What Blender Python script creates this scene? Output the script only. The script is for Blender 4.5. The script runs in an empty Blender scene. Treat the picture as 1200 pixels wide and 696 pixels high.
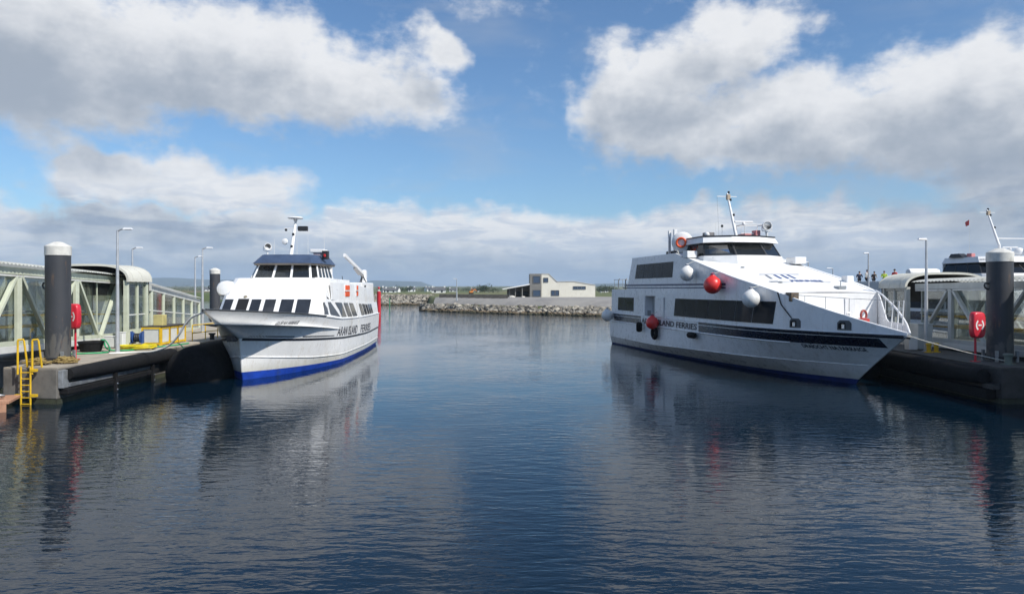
import bpy, bmesh, math, random
from mathutils.bvhtree import BVHTree
import numpy as np
from mathutils import Vector, Matrix

random.seed(7)
R = math.radians
scene = bpy.context.scene
col = scene.collection

# ------------------------------------------------------------------ camera
cam_d = bpy.data.cameras.new("camera")
cam_d.sensor_width = 36.0
cam_d.lens = 25.5
cam_d.shift_y = -10.0 / 1200.0
cam_d.clip_start = 0.1
cam_d.clip_end = 40000
cam = bpy.data.objects.new("camera", cam_d)
cam.location = (0, 0, 5.35)
cam.rotation_euler = (R(90), 0, 0)
col.objects.link(cam)
scene.camera = cam

# ------------------------------------------------------------------ light and exposure
SUN_EL, SUN_AZ = R(45), math.atan2(0.79, -0.61)      # azimuth measured from +Y towards +X
sun_dir = Vector((math.sin(SUN_AZ) * math.cos(SUN_EL), math.cos(SUN_AZ) * math.cos(SUN_EL), math.sin(SUN_EL)))
sun_d = bpy.data.lights.new("sun", 'SUN')
sun_d.energy = 5.0
sun_d.angle = R(0.5)
sun_d.color = (1.0, 0.95, 0.87)
sun = bpy.data.objects.new("sun", sun_d)
sun.rotation_euler = sun_dir.to_track_quat('Z', 'Y').to_euler()
sun.location = (60, -60, 80)
col.objects.link(sun)

scene.view_settings.view_transform = 'Standard'
scene.view_settings.look = 'None'
scene.view_settings.exposure = 0.0
scene.view_settings.gamma = 1.0
scene.view_settings.use_curve_mapping = False
scene.cycles.use_denoising = True
scene.cycles.max_bounces = 8
scene.cycles.transparent_max_bounces = 16
scene.cycles.volume_bounces = 0
scene.cycles.caustics_reflective = False
scene.cycles.caustics_refractive = False
scene.cycles.sample_clamp_indirect = 6.0

# ------------------------------------------------------------------ node helpers
class NT:
    def __init__(s, tree):
        s.t = tree; s.n = tree.nodes; s.l = tree.links
    def node(s, typ, **kw):
        n = s.n.new(typ)
        for k, v in kw.items(): setattr(n, k, v)
        return n
    def put(s, sock, v):
        if isinstance(v, bpy.types.NodeSocket): s.l.new(v, sock)
        elif v is not None: sock.default_value = v
    def math(s, op, a, b=None, c=None, clamp=False):
        n = s.node('ShaderNodeMath', operation=op); n.use_clamp = clamp
        for i, v in enumerate((a, b, c)):
            if v is not None: s.put(n.inputs[i], v)
        return n.outputs[0]
    def vec(s, op, a, b=None, out=0, scale=None):
        n = s.node('ShaderNodeVectorMath', operation=op)
        s.put(n.inputs[0], a)
        if b is not None: s.put(n.inputs[1], b)
        if scale is not None: s.put(n.inputs['Scale'], scale)
        return n.outputs[out]
    def comb(s, x, y, z):
        n = s.node('ShaderNodeCombineXYZ')
        for i, v in enumerate((x, y, z)): s.put(n.inputs[i], v)
        return n.outputs[0]
    def sep(s, v):
        n = s.node('ShaderNodeSeparateXYZ'); s.put(n.inputs[0], v); return n.outputs
    def noise(s, vec, scale, detail=4, rough=0.55, dist=0.0, out=0, dim='3D'):
        n = s.node('ShaderNodeTexNoise', noise_dimensions=dim)
        s.put(n.inputs['Vector'], vec); n.inputs['Scale'].default_value = scale
        n.inputs['Detail'].default_value = detail; n.inputs['Roughness'].default_value = rough
        n.inputs['Distortion'].default_value = dist
        return n.outputs[out]
    def smooth(s, v, a, b, x=0.0, y=1.0):
        n = s.node('ShaderNodeMapRange', interpolation_type='SMOOTHSTEP')
        s.put(n.inputs[0], v)
        for i, q in enumerate((a, b, x, y)): s.put(n.inputs[i + 1], q)
        return n.outputs[0]
    def mix(s, f, a, b, blend='MIX'):
        n = s.node('ShaderNodeMix', data_type='RGBA', blend_type=blend)
        s.put(n.inputs[0], f); s.put(n.inputs[6], a); s.put(n.inputs[7], b)
        return n.outputs[2]

def rgba(c): return (c[0], c[1], c[2], 1.0)

# ------------------------------------------------------------------ world: clear sky with broken cloud
world = bpy.data.worlds.new("World")
scene.world = world
world.use_nodes = True
wt = NT(world.node_tree)
for n in list(wt.n): wt.n.remove(n)

def px(x, y):                                    # a direction of the sky as (azimuth, elevation)
    u, v = (x - 600) / 850, (338 - y) / 850
    az = math.atan(u)
    return az, math.atan(v * math.cos(az))

# cumulus masses: azimuth, elevation, half widths, weight
def mass(x, y, rx, ry, w):
    a, e = px(x, y)
    return (a, e, rx / 850, ry / 850, w)
MASSES = [
    mass(240, 75, 190, 75, 1.0), mass(20, 50, 170, 95, 1.25), mass(390, 100, 140, 62, .95), mass(508, 55, 56, 32, .80), mass(490, 110, 70, 46, .72),
    mass(70, 150, 50, 36, .40), mass(130, 205, 80, 36, .95), mass(225, 218, 150, 34, .85), mass(330, 225, 70, 16, .45),
    mass(722, 115, 84, 72, 1.05), mass(800, 150, 130, 62, 1.05), mass(865, 40, 84, 44, .80), mass(800, 85, 90, 50, .9), mass(930, 120, 90, 50, .9),
    mass(1010, 150, 150, 60, 1.05), mass(1160, 130, 120, 85, 1.1), mass(1070, 85, 90, 34, .72), mass(1150, 80, 90, 40, .9), mass(930, 180, 160, 40, .9), mass(1230, 190, 120, 60, 1.0),
    mass(690, 262, 60, 26, .62), mass(960, 262, 60, 22, .62), mass(1060, 262, 70, 24, .65), mass(1190, 258, 60, 26, .75), mass(430, 268, 160, 16, .5), mass(250, 265, 120, 14, .45),
    mass(560, 2, 120, 20, .30), mass(30, 268, 40, 18, .5), mass(840, 268, 80, 22, .5),
]
grp = bpy.data.node_groups.new("cloud_field", 'ShaderNodeTree')
grp.interface.new_socket("Vector", in_out='INPUT', socket_type='NodeSocketVector')
grp.interface.new_socket("Density", in_out='OUTPUT', socket_type='NodeSocketFloat')
g = NT(grp)
gi = g.node('NodeGroupInput'); go = g.node('NodeGroupOutput')
P0 = gi.outputs[0]                                # (azimuth, elevation, 0)
w1 = g.vec('SUBTRACT', g.noise(P0, 7.0, 3, .6, out=1, dim='2D'), (.5, .5, .5))
w2 = g.vec('SUBTRACT', g.noise(P0, 26.0, 2, .6, out=1, dim='2D'), (.5, .5, .5))
Pw = g.vec('ADD', g.vec('MULTIPLY', w1, (.17, .085, 0)), g.vec('MULTIPLY', w2, (.035, .022, 0)))
Pw = g.vec('MULTIPLY', g.vec('ADD', P0, Pw), (1, 1, 0))
acc = None
for a, e, ra, re_, w in MASSES:
    d = g.vec('LENGTH', g.vec('MULTIPLY', g.vec('SUBTRACT', Pw, (a, e, 0)), (1 / ra, 1 / re_, 0)), out=1)
    v = g.math('MULTIPLY', g.smooth(d, 1.45, 0.0), w)
    acc = v if acc is None else g.math('SMOOTH_MAX', acc, v, .25)
sx, sy, _ = g.sep(Pw)
# low bank along the whole horizon
bank = g.math('MULTIPLY', g.smooth(sy, .135, .080), .72)
# the same broken cumulus everywhere else
far = g.math('MAXIMUM', g.smooth(g.math('ABSOLUTE', sx), .66, .85), g.smooth(sy, .40, .52))
gen = g.smooth(g.noise(g.vec('MULTIPLY', Pw, (1, 1.9, 1)), 2.6, 2, .5, dim='2D'), .56, .76)
acc = g.math('MAXIMUM', acc, g.math('MULTIPLY', g.math('MULTIPLY', gen, far), .95))
acc = g.math('MAXIMUM', acc, bank)
fb = g.math('SUBTRACT', g.noise(g.vec('MULTIPLY', P0, (1, 1.5, 1)), 15.0, 6, .6, dim='2D'), .5)
fb2 = g.math('SUBTRACT', g.noise(g.vec('MULTIPLY', P0, (1, 1.7, 1)), 60.0, 3, .6, dim='2D'), .5)
dens = g.math('ADD', acc, g.math('ADD', g.math('MULTIPLY', fb, .62), g.math('MULTIPLY', fb2, .20)))
dens = g.math('MULTIPLY', dens, g.smooth(acc, .0, .25))
g.l.new(dens, go.inputs[0])

tc = wt.node('ShaderNodeTexCoord')
D = tc.outputs['Generated']
dx, dy, dz = wt.sep(wt.vec('NORMALIZE', D))
az = wt.math('ARCTAN2', dx, dy); el = wt.math('ARCSINE', dz)
P = wt.comb(az, el, 0.0)
def field(off):
    n = wt.node('ShaderNodeGroup'); n.node_tree = grp
    wt.put(n.inputs[0], wt.vec('ADD', P, off)); return n.outputs[0]
d0 = field((0, 0, 0)); d1 = field((.026, .055, 0))
alpha = wt.smooth(d0, .17, .66)
# light from the sun's side: what lies towards the sun shades what lies below
shade = wt.math('ADD', wt.math('MULTIPLY', d1, .85), wt.math('MULTIPLY', d0, .25))
lit = wt.smooth(shade, 1.22, .18)
cl = wt.mix(lit, rgba((4.4, 5.0, 5.9)), rgba((10.4, 10.5, 10.7)))
sky = wt.node('ShaderNodeTexSky', sky_type='NISHITA')
sky.sun_disc = False
sky.sun_elevation = SUN_EL
sky.sun_rotation = SUN_AZ
sky.air_density = 1.0; sky.dust_density = 0.6; sky.ozone_density = 2.5
skyc = wt.mix(1.0, sky.outputs[0], rgba((1.04, 1.32, 1.54)), 'MULTIPLY')
# thin high veil
veil = wt.math('MULTIPLY', wt.smooth(wt.noise(wt.vec('MULTIPLY', P, (1.0, 3.2, 1)), 4.0, 4, .6, .3, dim='2D'), .45, .80), .30)
skyc = wt.mix(veil, skyc, rgba((5.6, 6.1, 6.9)))
lay = wt.noise(wt.vec('MULTIPLY', P, (1, 4.5, 1)), 13.0, 5, .6, .4, dim='2D')
cl = wt.mix(wt.smooth(el, .17, .08), cl, wt.mix(wt.smooth(lay, .36, .64), wt.mix(1.0, cl, rgba((.70, .76, .86)), 'MULTIPLY'), cl))
low = wt.smooth(el, .10, .0)
cl = wt.mix(wt.math('MULTIPLY', low, .62), cl, rgba((3.9, 5.2, 7.1)))
colr = wt.mix(wt.math('MULTIPLY', alpha, .96), skyc, cl)
bg = wt.node('ShaderNodeBackground'); bg.inputs['Strength'].default_value = 0.085
wt.l.new(colr, bg.inputs['Color'])
wo = wt.node('ShaderNodeOutputWorld'); wt.l.new(bg.outputs[0], wo.inputs['Surface'])
world.cycles.sampling_method = 'MANUAL'
world.cycles.sample_map_resolution = 512

# ------------------------------------------------------------------ materials
MATS = {}
def mat(name, c, rough=.5, metal=0.0, vary=.0, vscale=1.5, c2=None, streak=False, bump=0.0, bscale=20.0, spec=.5, coat=0.0, stain=None, stain_amt=0.0, grit=None):
    """procedural surface: base colour broken by noise, optional second colour, stains and fine relief"""
    if name in MATS: return MATS[name]
    m = bpy.data.materials.new(name); m.use_nodes = True
    t = NT(m.node_tree); b = t.n['Principled BSDF']
    tcn = t.node('ShaderNodeTexCoord').outputs['Object']
    base = rgba(c)
    if vary > 0 or c2 is not None:
        sc = t.vec('MULTIPLY', tcn, (1, 1, .18) if streak else (1, 1, 1))
        f = t.noise(sc, vscale, 6, .62)
        lo = rgba(c2) if c2 is not None else rgba([q * (1 - vary) for q in c])
        hi = base if c2 is not None else rgba([min(1, q * (1 + vary * .5)) for q in c])
        base = t.mix(t.smooth(f, .34, .66), lo, hi)
    if stain is not None:
        sc = t.vec('MULTIPLY', tcn, (1, 1, .07))
        f = t.math('MULTIPLY', t.noise(sc, 2.6, 5, .7), t.noise(tcn, .7, 3, .6))
        base = t.mix(t.math('MULTIPLY', t.smooth(f, .27, .46), stain_amt), base, rgba(stain))
    if grit is not None:                                   # grime above the waterline and fine run marks
        zz = t.math('ADD', t.sep(tcn)[2], t.math('MULTIPLY', t.math('SUBTRACT', t.noise(t.vec('MULTIPLY', tcn, (1, 1, .25)), 1.6, 5, .65), .5), 1.1))
        base = t.mix(t.math('MULTIPLY', t.smooth(zz, 1.15, .25), .55), base, rgba(grit))
        rn2 = t.noise(t.vec('MULTIPLY', tcn, (7, 7, .22)), 1.0, 4, .7)
        base = t.mix(t.math('MULTIPLY', t.smooth(rn2, .58, .74), .42), base, rgba((.36, .25, .15)))
    t.put(b.inputs['Base Color'], base)
    rn = t.noise(tcn, vscale * 3, 4, .6)
    t.put(b.inputs['Roughness'], t.smooth(rn, .2, .8, max(0, rough - .08), min(1, rough + .10)))
    b.inputs['Metallic'].default_value = metal
    b.inputs['Specular IOR Level'].default_value = spec
    b.inputs['Coat Weight'].default_value = coat
    if bump > 0:
        bn = t.node('ShaderNodeBump'); bn.inputs['Strength'].default_value = 1.0
        bn.inputs['Distance'].default_value = bump
        t.put(bn.inputs['Height'], t.noise(tcn, bscale, 5, .6))
        t.l.new(bn.outputs[0], b.inputs['Normal'])
    MATS[name] = m
    return m

def glass(name, tint, refl=.9, through=.85, rough=.02):
    m = bpy.data.materials.new(name); m.use_nodes = True
    t = NT(m.node_tree)
    for n in list(t.n): t.n.remove(n)
    tr = t.node('ShaderNodeBsdfTransparent'); tr.inputs[0].default_value = rgba(tint)
    df = t.node('ShaderNodeBsdfDiffuse'); df.inputs[0].default_value = (.42, .45, .44, 1)
    gl = t.node('ShaderNodeBsdfGlossy'); gl.inputs['Roughness'].default_value = rough
    fr = t.node('ShaderNodeFresnel'); fr.inputs[0].default_value = 1.5
    m1 = t.node('ShaderNodeMixShader'); m1.inputs[0].default_value = 1 - through
    t.l.new(tr.outputs[0], m1.inputs[1]); t.l.new(df.outputs[0], m1.inputs[2])
    m2 = t.node('ShaderNodeMixShader')
    t.put(m2.inputs[0], t.math('MULTIPLY', fr.outputs[0], refl))
    t.l.new(m1.outputs[0], m2.inputs[1]); t.l.new(gl.outputs[0], m2.inputs[2])
    o = t.node('ShaderNodeOutputMaterial'); t.l.new(m2.outputs[0], o.inputs[0])
    MATS[name] = m
    return m

WHITE = mat('white_gloss_paint', (.85, .85, .84), .32, vary=.05, vscale=.9, stain=(.50, .42, .30), stain_amt=.45, coat=.2, bump=.012, bscale=1.2, grit=(.46, .44, .34))
WHITE_R = mat('white_topside_paint', (.78, .785, .79), .30, vary=.06, vscale=.8, stain=(.42, .38, .32), stain_amt=.45, coat=.2, bump=.012, bscale=1.2, grit=(.34, .35, .30))
DECKWHITE = mat('white_deck_paint', (.80, .80, .79), .55, vary=.05, vscale=2)
NAVY = mat('navy_band_paint', (.008, .012, .03), .28, vary=.3, vscale=1.2, coat=.3)
BLUE = mat('blue_antifouling_paint', (.012, .06, .42), .5, vary=.25, vscale=1.5, stain=(.05, .08, .16), stain_amt=.5)
DARKBLUE = mat('dark_blue_bottom_paint', (.010, .028, .15), .5, vary=.3, vscale=1.5)
ROOFBLUE = mat('slate_blue_roof_paint', (.05, .078, .14), .5, vary=.15)
STRIPE = mat('black_stripe_paint', (.012, .014, .022), .35)
BLACK = mat('black_rubber', (.010, .010, .011), .82, spec=.25, vary=.3, vscale=3, bump=.004, bscale=14)
DARK = mat('dark_plastic', (.02, .021, .024), .45)
SHIPGLASS = mat('dark_ship_glass', (.020, .025, .032), .09, spec=.07, vary=.2, vscale=.4)
FRONTGLASS = mat('tinted_front_glass', (.030, .034, .042), .06, spec=.55, vary=.3, vscale=.5)
WHGLASS = glass('wheelhouse_glass', (.55, .62, .66), 1.0, .97)
CLEAR = glass('gangway_glass', (.96, .985, .965), .55, .97, .04)
STEEL = mat('galvanised_steel', (.42, .44, .45), .45, .6, vary=.2, vscale=4)
LAMPSTEEL = mat('lamp_post_steel', (.50, .52, .54), .45, .35, vary=.12, vscale=3)
def pile_mat():
    m = bpy.data.materials.new('scuffed_pile_coating'); m.use_nodes = True
    t = NT(m.node_tree); b = t.n['Principled BSDF']; P = t.node('ShaderNodeTexCoord').outputs['Object']
    c = t.mix(t.noise(P, .9, 4, .6), rgba((.030, .032, .037)), rgba((.055, .058, .066)))
    wear = t.math('ADD', t.noise(t.vec('MULTIPLY', P, (1, 1, .55)), 1.5, 5, .62, .6), t.smooth(t.sep(P)[2], 3.2, .4, -.16, .12))
    c = t.mix(t.math('MULTIPLY', t.smooth(wear, .52, .62), .75), c, rgba((.12, .115, .105)))
    c = t.mix(t.math('MULTIPLY', t.smooth(t.noise(t.vec('MULTIPLY', P, (1, 1, .05)), 4.0, 4, .7), .56, .72), .5), c, rgba((.08, .078, .075)))
    c = t.mix(t.smooth(t.noise(P, 5.0, 5, .7), .66, .74), c, rgba((.15, .085, .045)))
    c = t.mix(t.math('MULTIPLY', t.smooth(t.noise(t.vec('MULTIPLY', P, (1, 1, .12)), 3.2, 5, .7), .60, .70), .8), c, rgba((.16, .10, .06)))
    t.put(b.inputs['Base Color'], c); b.inputs['Roughness'].default_value = .55
    bn = t.node('ShaderNodeBump'); bn.inputs['Distance'].default_value = .006; t.put(bn.inputs['Height'], t.noise(P, 5, 5, .6)); t.l.new(bn.outputs[0], b.inputs['Normal'])
    return m
PILE = pile_mat()
CAPW = mat('white_pile_cap', (.66, .65, .60), .6, vary=.15, vscale=3, stain=(.34, .32, .25), stain_amt=.8)
PALEGREEN = mat('pale_green_steel', (.58, .62, .49), .5, vary=.12, vscale=1.2, stain=(.30, .30, .20), stain_amt=.4)
PALEGREY = mat('pale_grey_steel', (.54, .56, .54), .5, vary=.1, vscale=1.2, stain=(.30, .30, .26), stain_amt=.35)
SHEET = mat('white_roof_sheet', (.72, .73, .70), .45, vary=.1, vscale=.8, stain=(.42, .42, .36), stain_amt=.5)
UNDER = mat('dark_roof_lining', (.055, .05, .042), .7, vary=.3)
def sheet_mat():
    m = bpy.data.materials.new('translucent_roof_sheet'); m.use_nodes = True
    t = NT(m.node_tree); b = t.n['Principled BSDF']; P = t.node('ShaderNodeTexCoord').outputs['Object']
    c = t.mix(t.math('MULTIPLY', t.smooth(t.noise(P, 1.3, 5, .65), .45, .7), .6), rgba((.78, .79, .75)), rgba((.50, .50, .42)))
    t.put(b.inputs['Base Color'], c); b.inputs['Roughness'].default_value = .45
    tl = t.node('ShaderNodeBsdfTranslucent'); t.put(tl.inputs[0], c)
    mx = t.node('ShaderNodeMixShader'); mx.inputs[0].default_value = .42
    t.l.new(b.outputs[0], mx.inputs[1]); t.l.new(tl.outputs[0], mx.inputs[2]); t.l.new(mx.outputs[0], t.n['Material Output'].inputs[0])
    return m
ROOFSHEET = sheet_mat()
CREAMSHEET = mat('cream_canopy_sheet', (.64, .63, .55), .5, vary=.08, vscale=1, stain=(.40, .38, .30), stain_amt=.5)
YELLOW = mat('yellow_paint', (.72, .46, .02), .45, vary=.15, vscale=3, stain=(.30, .17, .04), stain_amt=.5)
YELLOWROPE = mat('yellow_hose_rubber', (.75, .62, .02), .45, vary=.2, vscale=3)
GREENHOSE = mat('green_hose_rubber', (.01, .36, .13), .4, vary=.2, vscale=3)
ROPE = mat('pale_rope_fibre', (.62, .60, .52), .8, vary=.25, vscale=12, bump=.003, bscale=60)
OLDROPE = mat('old_brown_rope', (.36, .27, .10), .9, vary=.5, vscale=6, c2=(.14, .09, .03), bump=.004, bscale=50)
RED = mat('red_cabinet_plastic', (.62, .025, .045), .35, vary=.1, vscale=2, coat=.2)
REDMARK = mat('red_marker_paint', (.55, .02, .03), .4, vary=.15)
GREENMARK = mat('green_marker_paint', (.03, .22, .10), .5, vary=.15)
REDF = mat('red_fender_vinyl', (.72, .035, .03), .35, vary=.1, vscale=2, coat=.2)
WHITEF = mat('white_fender_vinyl', (.76, .755, .73), .35, vary=.08, vscale=2, stain=(.40, .36, .28), stain_amt=.5)
ORANGE = mat('orange_vinyl', (.75, .10, .02), .5, vary=.15, vscale=4)
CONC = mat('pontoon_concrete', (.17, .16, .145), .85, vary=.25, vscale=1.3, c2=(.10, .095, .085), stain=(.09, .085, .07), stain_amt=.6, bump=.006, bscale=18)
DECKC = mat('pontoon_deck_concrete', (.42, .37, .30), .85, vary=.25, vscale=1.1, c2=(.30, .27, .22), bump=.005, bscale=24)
SHADECONC = mat('shade_darkened_concrete', (.055, .052, .05), .7, vary=.3, vscale=1.3, c2=(.03, .029, .028), bump=.006, bscale=18)  # darker copy of the pontoon concrete, right-hand shade put into the colour
SHADEDECK = mat('shade_darkened_deck', (.10, .095, .085), .7, vary=.3, vscale=1.1, c2=(.055, .052, .048), bump=.005, bscale=24)  # darker copy of the deck concrete, shade on the right pontoon painted in
WEED = mat('weedy_waterline_concrete', (.045, .05, .03), .8, vary=.4, vscale=3, bump=.01, bscale=12)
PINKWOOD = mat('weathered_pink_timber', (.50, .27, .17), .75, vary=.3, vscale=3, c2=(.36, .19, .12), bump=.004, bscale=30)
WOOD = mat('grey_timber', (.30, .25, .19), .8, vary=.3, vscale=3, bump=.004, bscale=30)
BLUEBOX = mat('blue_plastic', (.03, .09, .30), .5, vary=.2)
PANEL = mat('pale_panel_board', (.62, .64, .62), .5, vary=.08, vscale=2)
CREAM = mat('cream_render', (.74, .71, .61), .8, vary=.06, vscale=.4, stain=(.44, .39, .29), stain_amt=.35)
GREYCLAD = mat('grey_cladding', (.20, .195, .18), .7, vary=.1, vscale=.6)
BWHITE = mat('white_render', (.76, .76, .74), .8, vary=.06, vscale=.3)
SLATE = mat('slate_roof', (.10, .105, .115), .7, vary=.2, vscale=.6)
LEAF = mat('dark_foliage', (.045, .075, .025), .75, vary=.5, vscale=.35, c2=(.025, .045, .016))
BARK = mat('bark', (.09, .07, .05), .9, vary=.3)
SKIN = mat('skin', (.55, .34, .25), .6)
HAIR = mat('dark_hair', (.03, .022, .018), .7)
TEXTBLUE = mat('blue_lettering', (.02, .06, .24), .4)
TEXTDARK = mat('dark_lettering', (.014, .016, .03), .4)
LENS = mat('lamp_lens', (.55, .58, .60), .08, spec=.8)
WOODRAIL = mat('interior_console', (.10, .10, .11), .6)
CHROME = mat('polished_steel', (.66, .67, .68), .25, .9)

# ------------------------------------------------------------------ mesh helpers
class MB:
    def __init__(s): s.v = []; s.f = []; s.mi = []; s.cur = 0
    def add(s, vs, fs):
        o = len(s.v); s.v.extend([tuple(map(float, q)) for q in vs])
        for f in fs: s.f.append([o + i for i in f]); s.mi.append(s.cur)
        return s
    def hexa(s, p):                                   # 8 corners: 0-3 lower ring, 4-7 upper ring
        return s.add(p, [(0, 3, 2, 1), (4, 5, 6, 7), (0, 1, 5, 4), (1, 2, 6, 5), (2, 3, 7, 6), (3, 0, 4, 7)])
    def box(s, x0, x1, y0, y1, z0, z1):
        return s.hexa([(x0, y0, z0), (x1, y0, z0), (x1, y1, z0), (x0, y1, z0), (x0, y0, z1), (x1, y0, z1), (x1, y1, z1), (x0, y1, z1)])
    def bar(s, p, q, w, h, up=(0, 0, 1)):             # rectangular bar from p to q
        p = Vector(p); q = Vector(q); d = (q - p).normalized(); u = Vector(up)
        if abs(d.dot(u)) > .98: u = Vector((0, 1, 0)) if abs(d.y) < .9 else Vector((1, 0, 0))
        a = d.cross(u).normalized() * (w / 2); b = a.cross(d).normalized() * (h / 2)
        c = [p - a - b, p + a - b, p + a + b, p - a + b, q - a - b, q + a - b, q + a + b, q - a + b]
        return s.hexa(c)
    def tube(s, pts, r, n=8, caps=True):
        pts = [Vector(p) for p in pts]; m = len(pts)
        rs = r if isinstance(r, (list, tuple)) else [r] * m
        ref = Vector((0, 0, 1)); rings = []; prev = None
        for i, p in enumerate(pts):
            d = (pts[min(i + 1, m - 1)] - pts[max(i - 1, 0)]).normalized()
            if prev is None:
                a = d.cross(ref)
                if a.length < .05: a = d.cross(Vector((1, 0, 0)))
            else: a = prev - d * prev.dot(d)
            a.normalize(); b = d.cross(a); prev = a
            rings.append([p + (a * math.cos(2 * math.pi * k / n) + b * math.sin(2 * math.pi * k / n)) * rs[i] for k in range(n)])
        vs = [v for rg in rings for v in rg]; fs = []
        for i in range(m - 1):
            for k in range(n):
                k2 = (k + 1) % n; fs.append((i * n + k, i * n + k2, (i + 1) * n + k2, (i + 1) * n + k))
        if caps: fs.append(tuple(range(n - 1, -1, -1))); fs.append(tuple((m - 1) * n + k for k in range(n)))
        return s.add(vs, fs)
    def lathe(s, prof, n=24, o=(0, 0, 0), axis=(0, 0, 1)):   # prof: (radius, height)
        ax = Vector(axis).normalized(); a = ax.orthogonal().normalized(); b = ax.cross(a); o = Vector(o)
        vs = []; fs = []
        for r, h in prof:
            for k in range(n):
                t = 2 * math.pi * k / n
                vs.append(o + ax * h + (a * math.cos(t) + b * math.sin(t)) * max(r, 1e-4))
        for i in range(len(prof) - 1):
            for k in range(n):
                k2 = (k + 1) % n; fs.append((i * n + k, i * n + k2, (i + 1) * n + k2, (i + 1) * n + k))
        fs.append(tuple(range(n - 1, -1, -1))); fs.append(tuple((len(prof) - 1) * n + k for k in range(n)))
        return s.add(vs, fs)
    def torus(s, o, axis, r, q, n=28, m=10):
        ax = Vector(axis).normalized(); a = ax.orthogonal().normalized(); b = ax.cross(a); o = Vector(o)
        vs = []; fs = []
        for i in range(n):
            t = 2 * math.pi * i / n; d = a * math.cos(t) + b * math.sin(t)
            for k in range(m):
                u = 2 * math.pi * k / m; vs.append(o + d * (r + q * math.cos(u)) + ax * q * math.sin(u))
        for i in range(n):
            for k in range(m):
                fs.append((i * m + k, ((i + 1) % n) * m + k, ((i + 1) % n) * m + (k + 1) % m, i * m + (k + 1) % m))
        return s.add(vs, fs)
    def grid(s, rows, flip=False):                    # rows of equal length points
        n = len(rows[0]); vs = [p for r in rows for p in r]; fs = []
        for i in range(len(rows) - 1):
            for k in range(n - 1):
                q = (i * n + k, i * n + k + 1, (i + 1) * n + k + 1, (i + 1) * n + k)
                fs.append(q[::-1] if flip else q)
        return s.add(vs, fs)
    def plate(s, poly, th, nrm=None):                 # polygon (3-D, planar) given a thickness along its normal
        P = [Vector(p) for p in poly]; n = len(P)
        if nrm is None:
            nv = Vector((0, 0, 0))
            for i in range(n): nv += P[i].cross(P[(i + 1) % n])
            nrm = nv.normalized()
        else: nrm = Vector(nrm)
        Q = [p - nrm * th for p in P]
        fs = [tuple(range(n)), tuple(range(2 * n - 1, n - 1, -1))]
        for i in range(n):
            j = (i + 1) % n; fs.append((i, n + i, n + j, j))
        return s.add(P + Q, fs)
    def sheet(s, rows, th):                           # curved shell with thickness from a grid of points
        rows = [[Vector(p) for p in r] for r in rows]; m = len(rows); n = len(rows[0]); inn = []
        for i in range(m):
            rr = []
            for k in range(n):
                a = rows[min(i + 1, m - 1)][k] - rows[max(i - 1, 0)][k]; b = rows[i][min(k + 1, n - 1)] - rows[i][max(k - 1, 0)]
                c = a.cross(b); c = c.normalized() if c.length > 1e-9 else Vector((0, 0, 1)); rr.append(rows[i][k] - c * th)
            inn.append(rr)
        o = m * n; vs = [p for r in rows for p in r] + [p for r in inn for p in r]; fs = []
        for i in range(m - 1):
            for k in range(n - 1):
                a, b, c, d = i * n + k, (i + 1) * n + k, (i + 1) * n + k + 1, i * n + k + 1
                fs.append((a, b, c, d)); fs.append((o + d, o + c, o + b, o + a))
        for i in range(m - 1):
            for k in (0, n - 1):
                a, b = i * n + k, (i + 1) * n + k; fs.append((a, o + a, o + b, b))
        for k in range(n - 1):
            for i in (0, m - 1):
                a, b = i * n + k, i * n + k + 1; fs.append((a, b, o + b, o + a))
        return s.add(vs, fs)
    def build(s, name, mats, parent=None, smooth=None, fix=True, bevel=0.0):
        me = bpy.data.meshes.new(name); me.from_pydata(s.v, [], s.f)
        if not isinstance(mats, (list, tuple)): mats = [mats]
        for m in mats: me.materials.append(m)
        if len(mats) > 1: me.polygons.foreach_set('material_index', s.mi)
        if fix:
            bm = bmesh.new(); bm.from_mesh(me); bmesh.ops.recalc_face_normals(bm, faces=bm.faces); bm.to_mesh(me); bm.free()
        if smooth is not None:
            me.polygons.foreach_set('use_smooth', [True] * len(me.polygons))
            if smooth < 180: me.set_sharp_from_angle(angle=R(smooth))
        me.update()
        o = bpy.data.objects.new(name, me); col.objects.link(o)
        if parent is not None: o.parent = parent
        if bevel > 0:
            b = o.modifiers.new('bevel', 'BEVEL'); b.width = bevel; b.segments = 2; b.limit_method = 'ANGLE'; b.angle_limit = R(40)
        return o

def tag(o, label, cat, group=None):
    o['label'] = label; o['category'] = cat
    if group: o['group'] = group
    return o
def empty(name, loc, rz=0.0, label=None, cat=None, group=None):
    o = bpy.data.objects.new(name, None); col.objects.link(o)
    o.location = loc; o.rotation_euler = (0, 0, rz); o.empty_display_size = .3
    if label: tag(o, label, cat, group)
    return o
def struct(o): o['kind'] = 'structure'; return o
def stuff(o): o['kind'] = 'stuff'; return o
def copy_tree(o, parent=None):
    c = o.copy(); col.objects.link(c); c.parent = parent
    for ch in list(o.children): copy_tree(ch, c)
    return c
def share(src, name, parent, loc=None):               # a like piece that shares its mesh
    c = src.copy(); col.objects.link(c); c.parent = parent
    if loc is not None: c.location = loc
    return c

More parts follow.
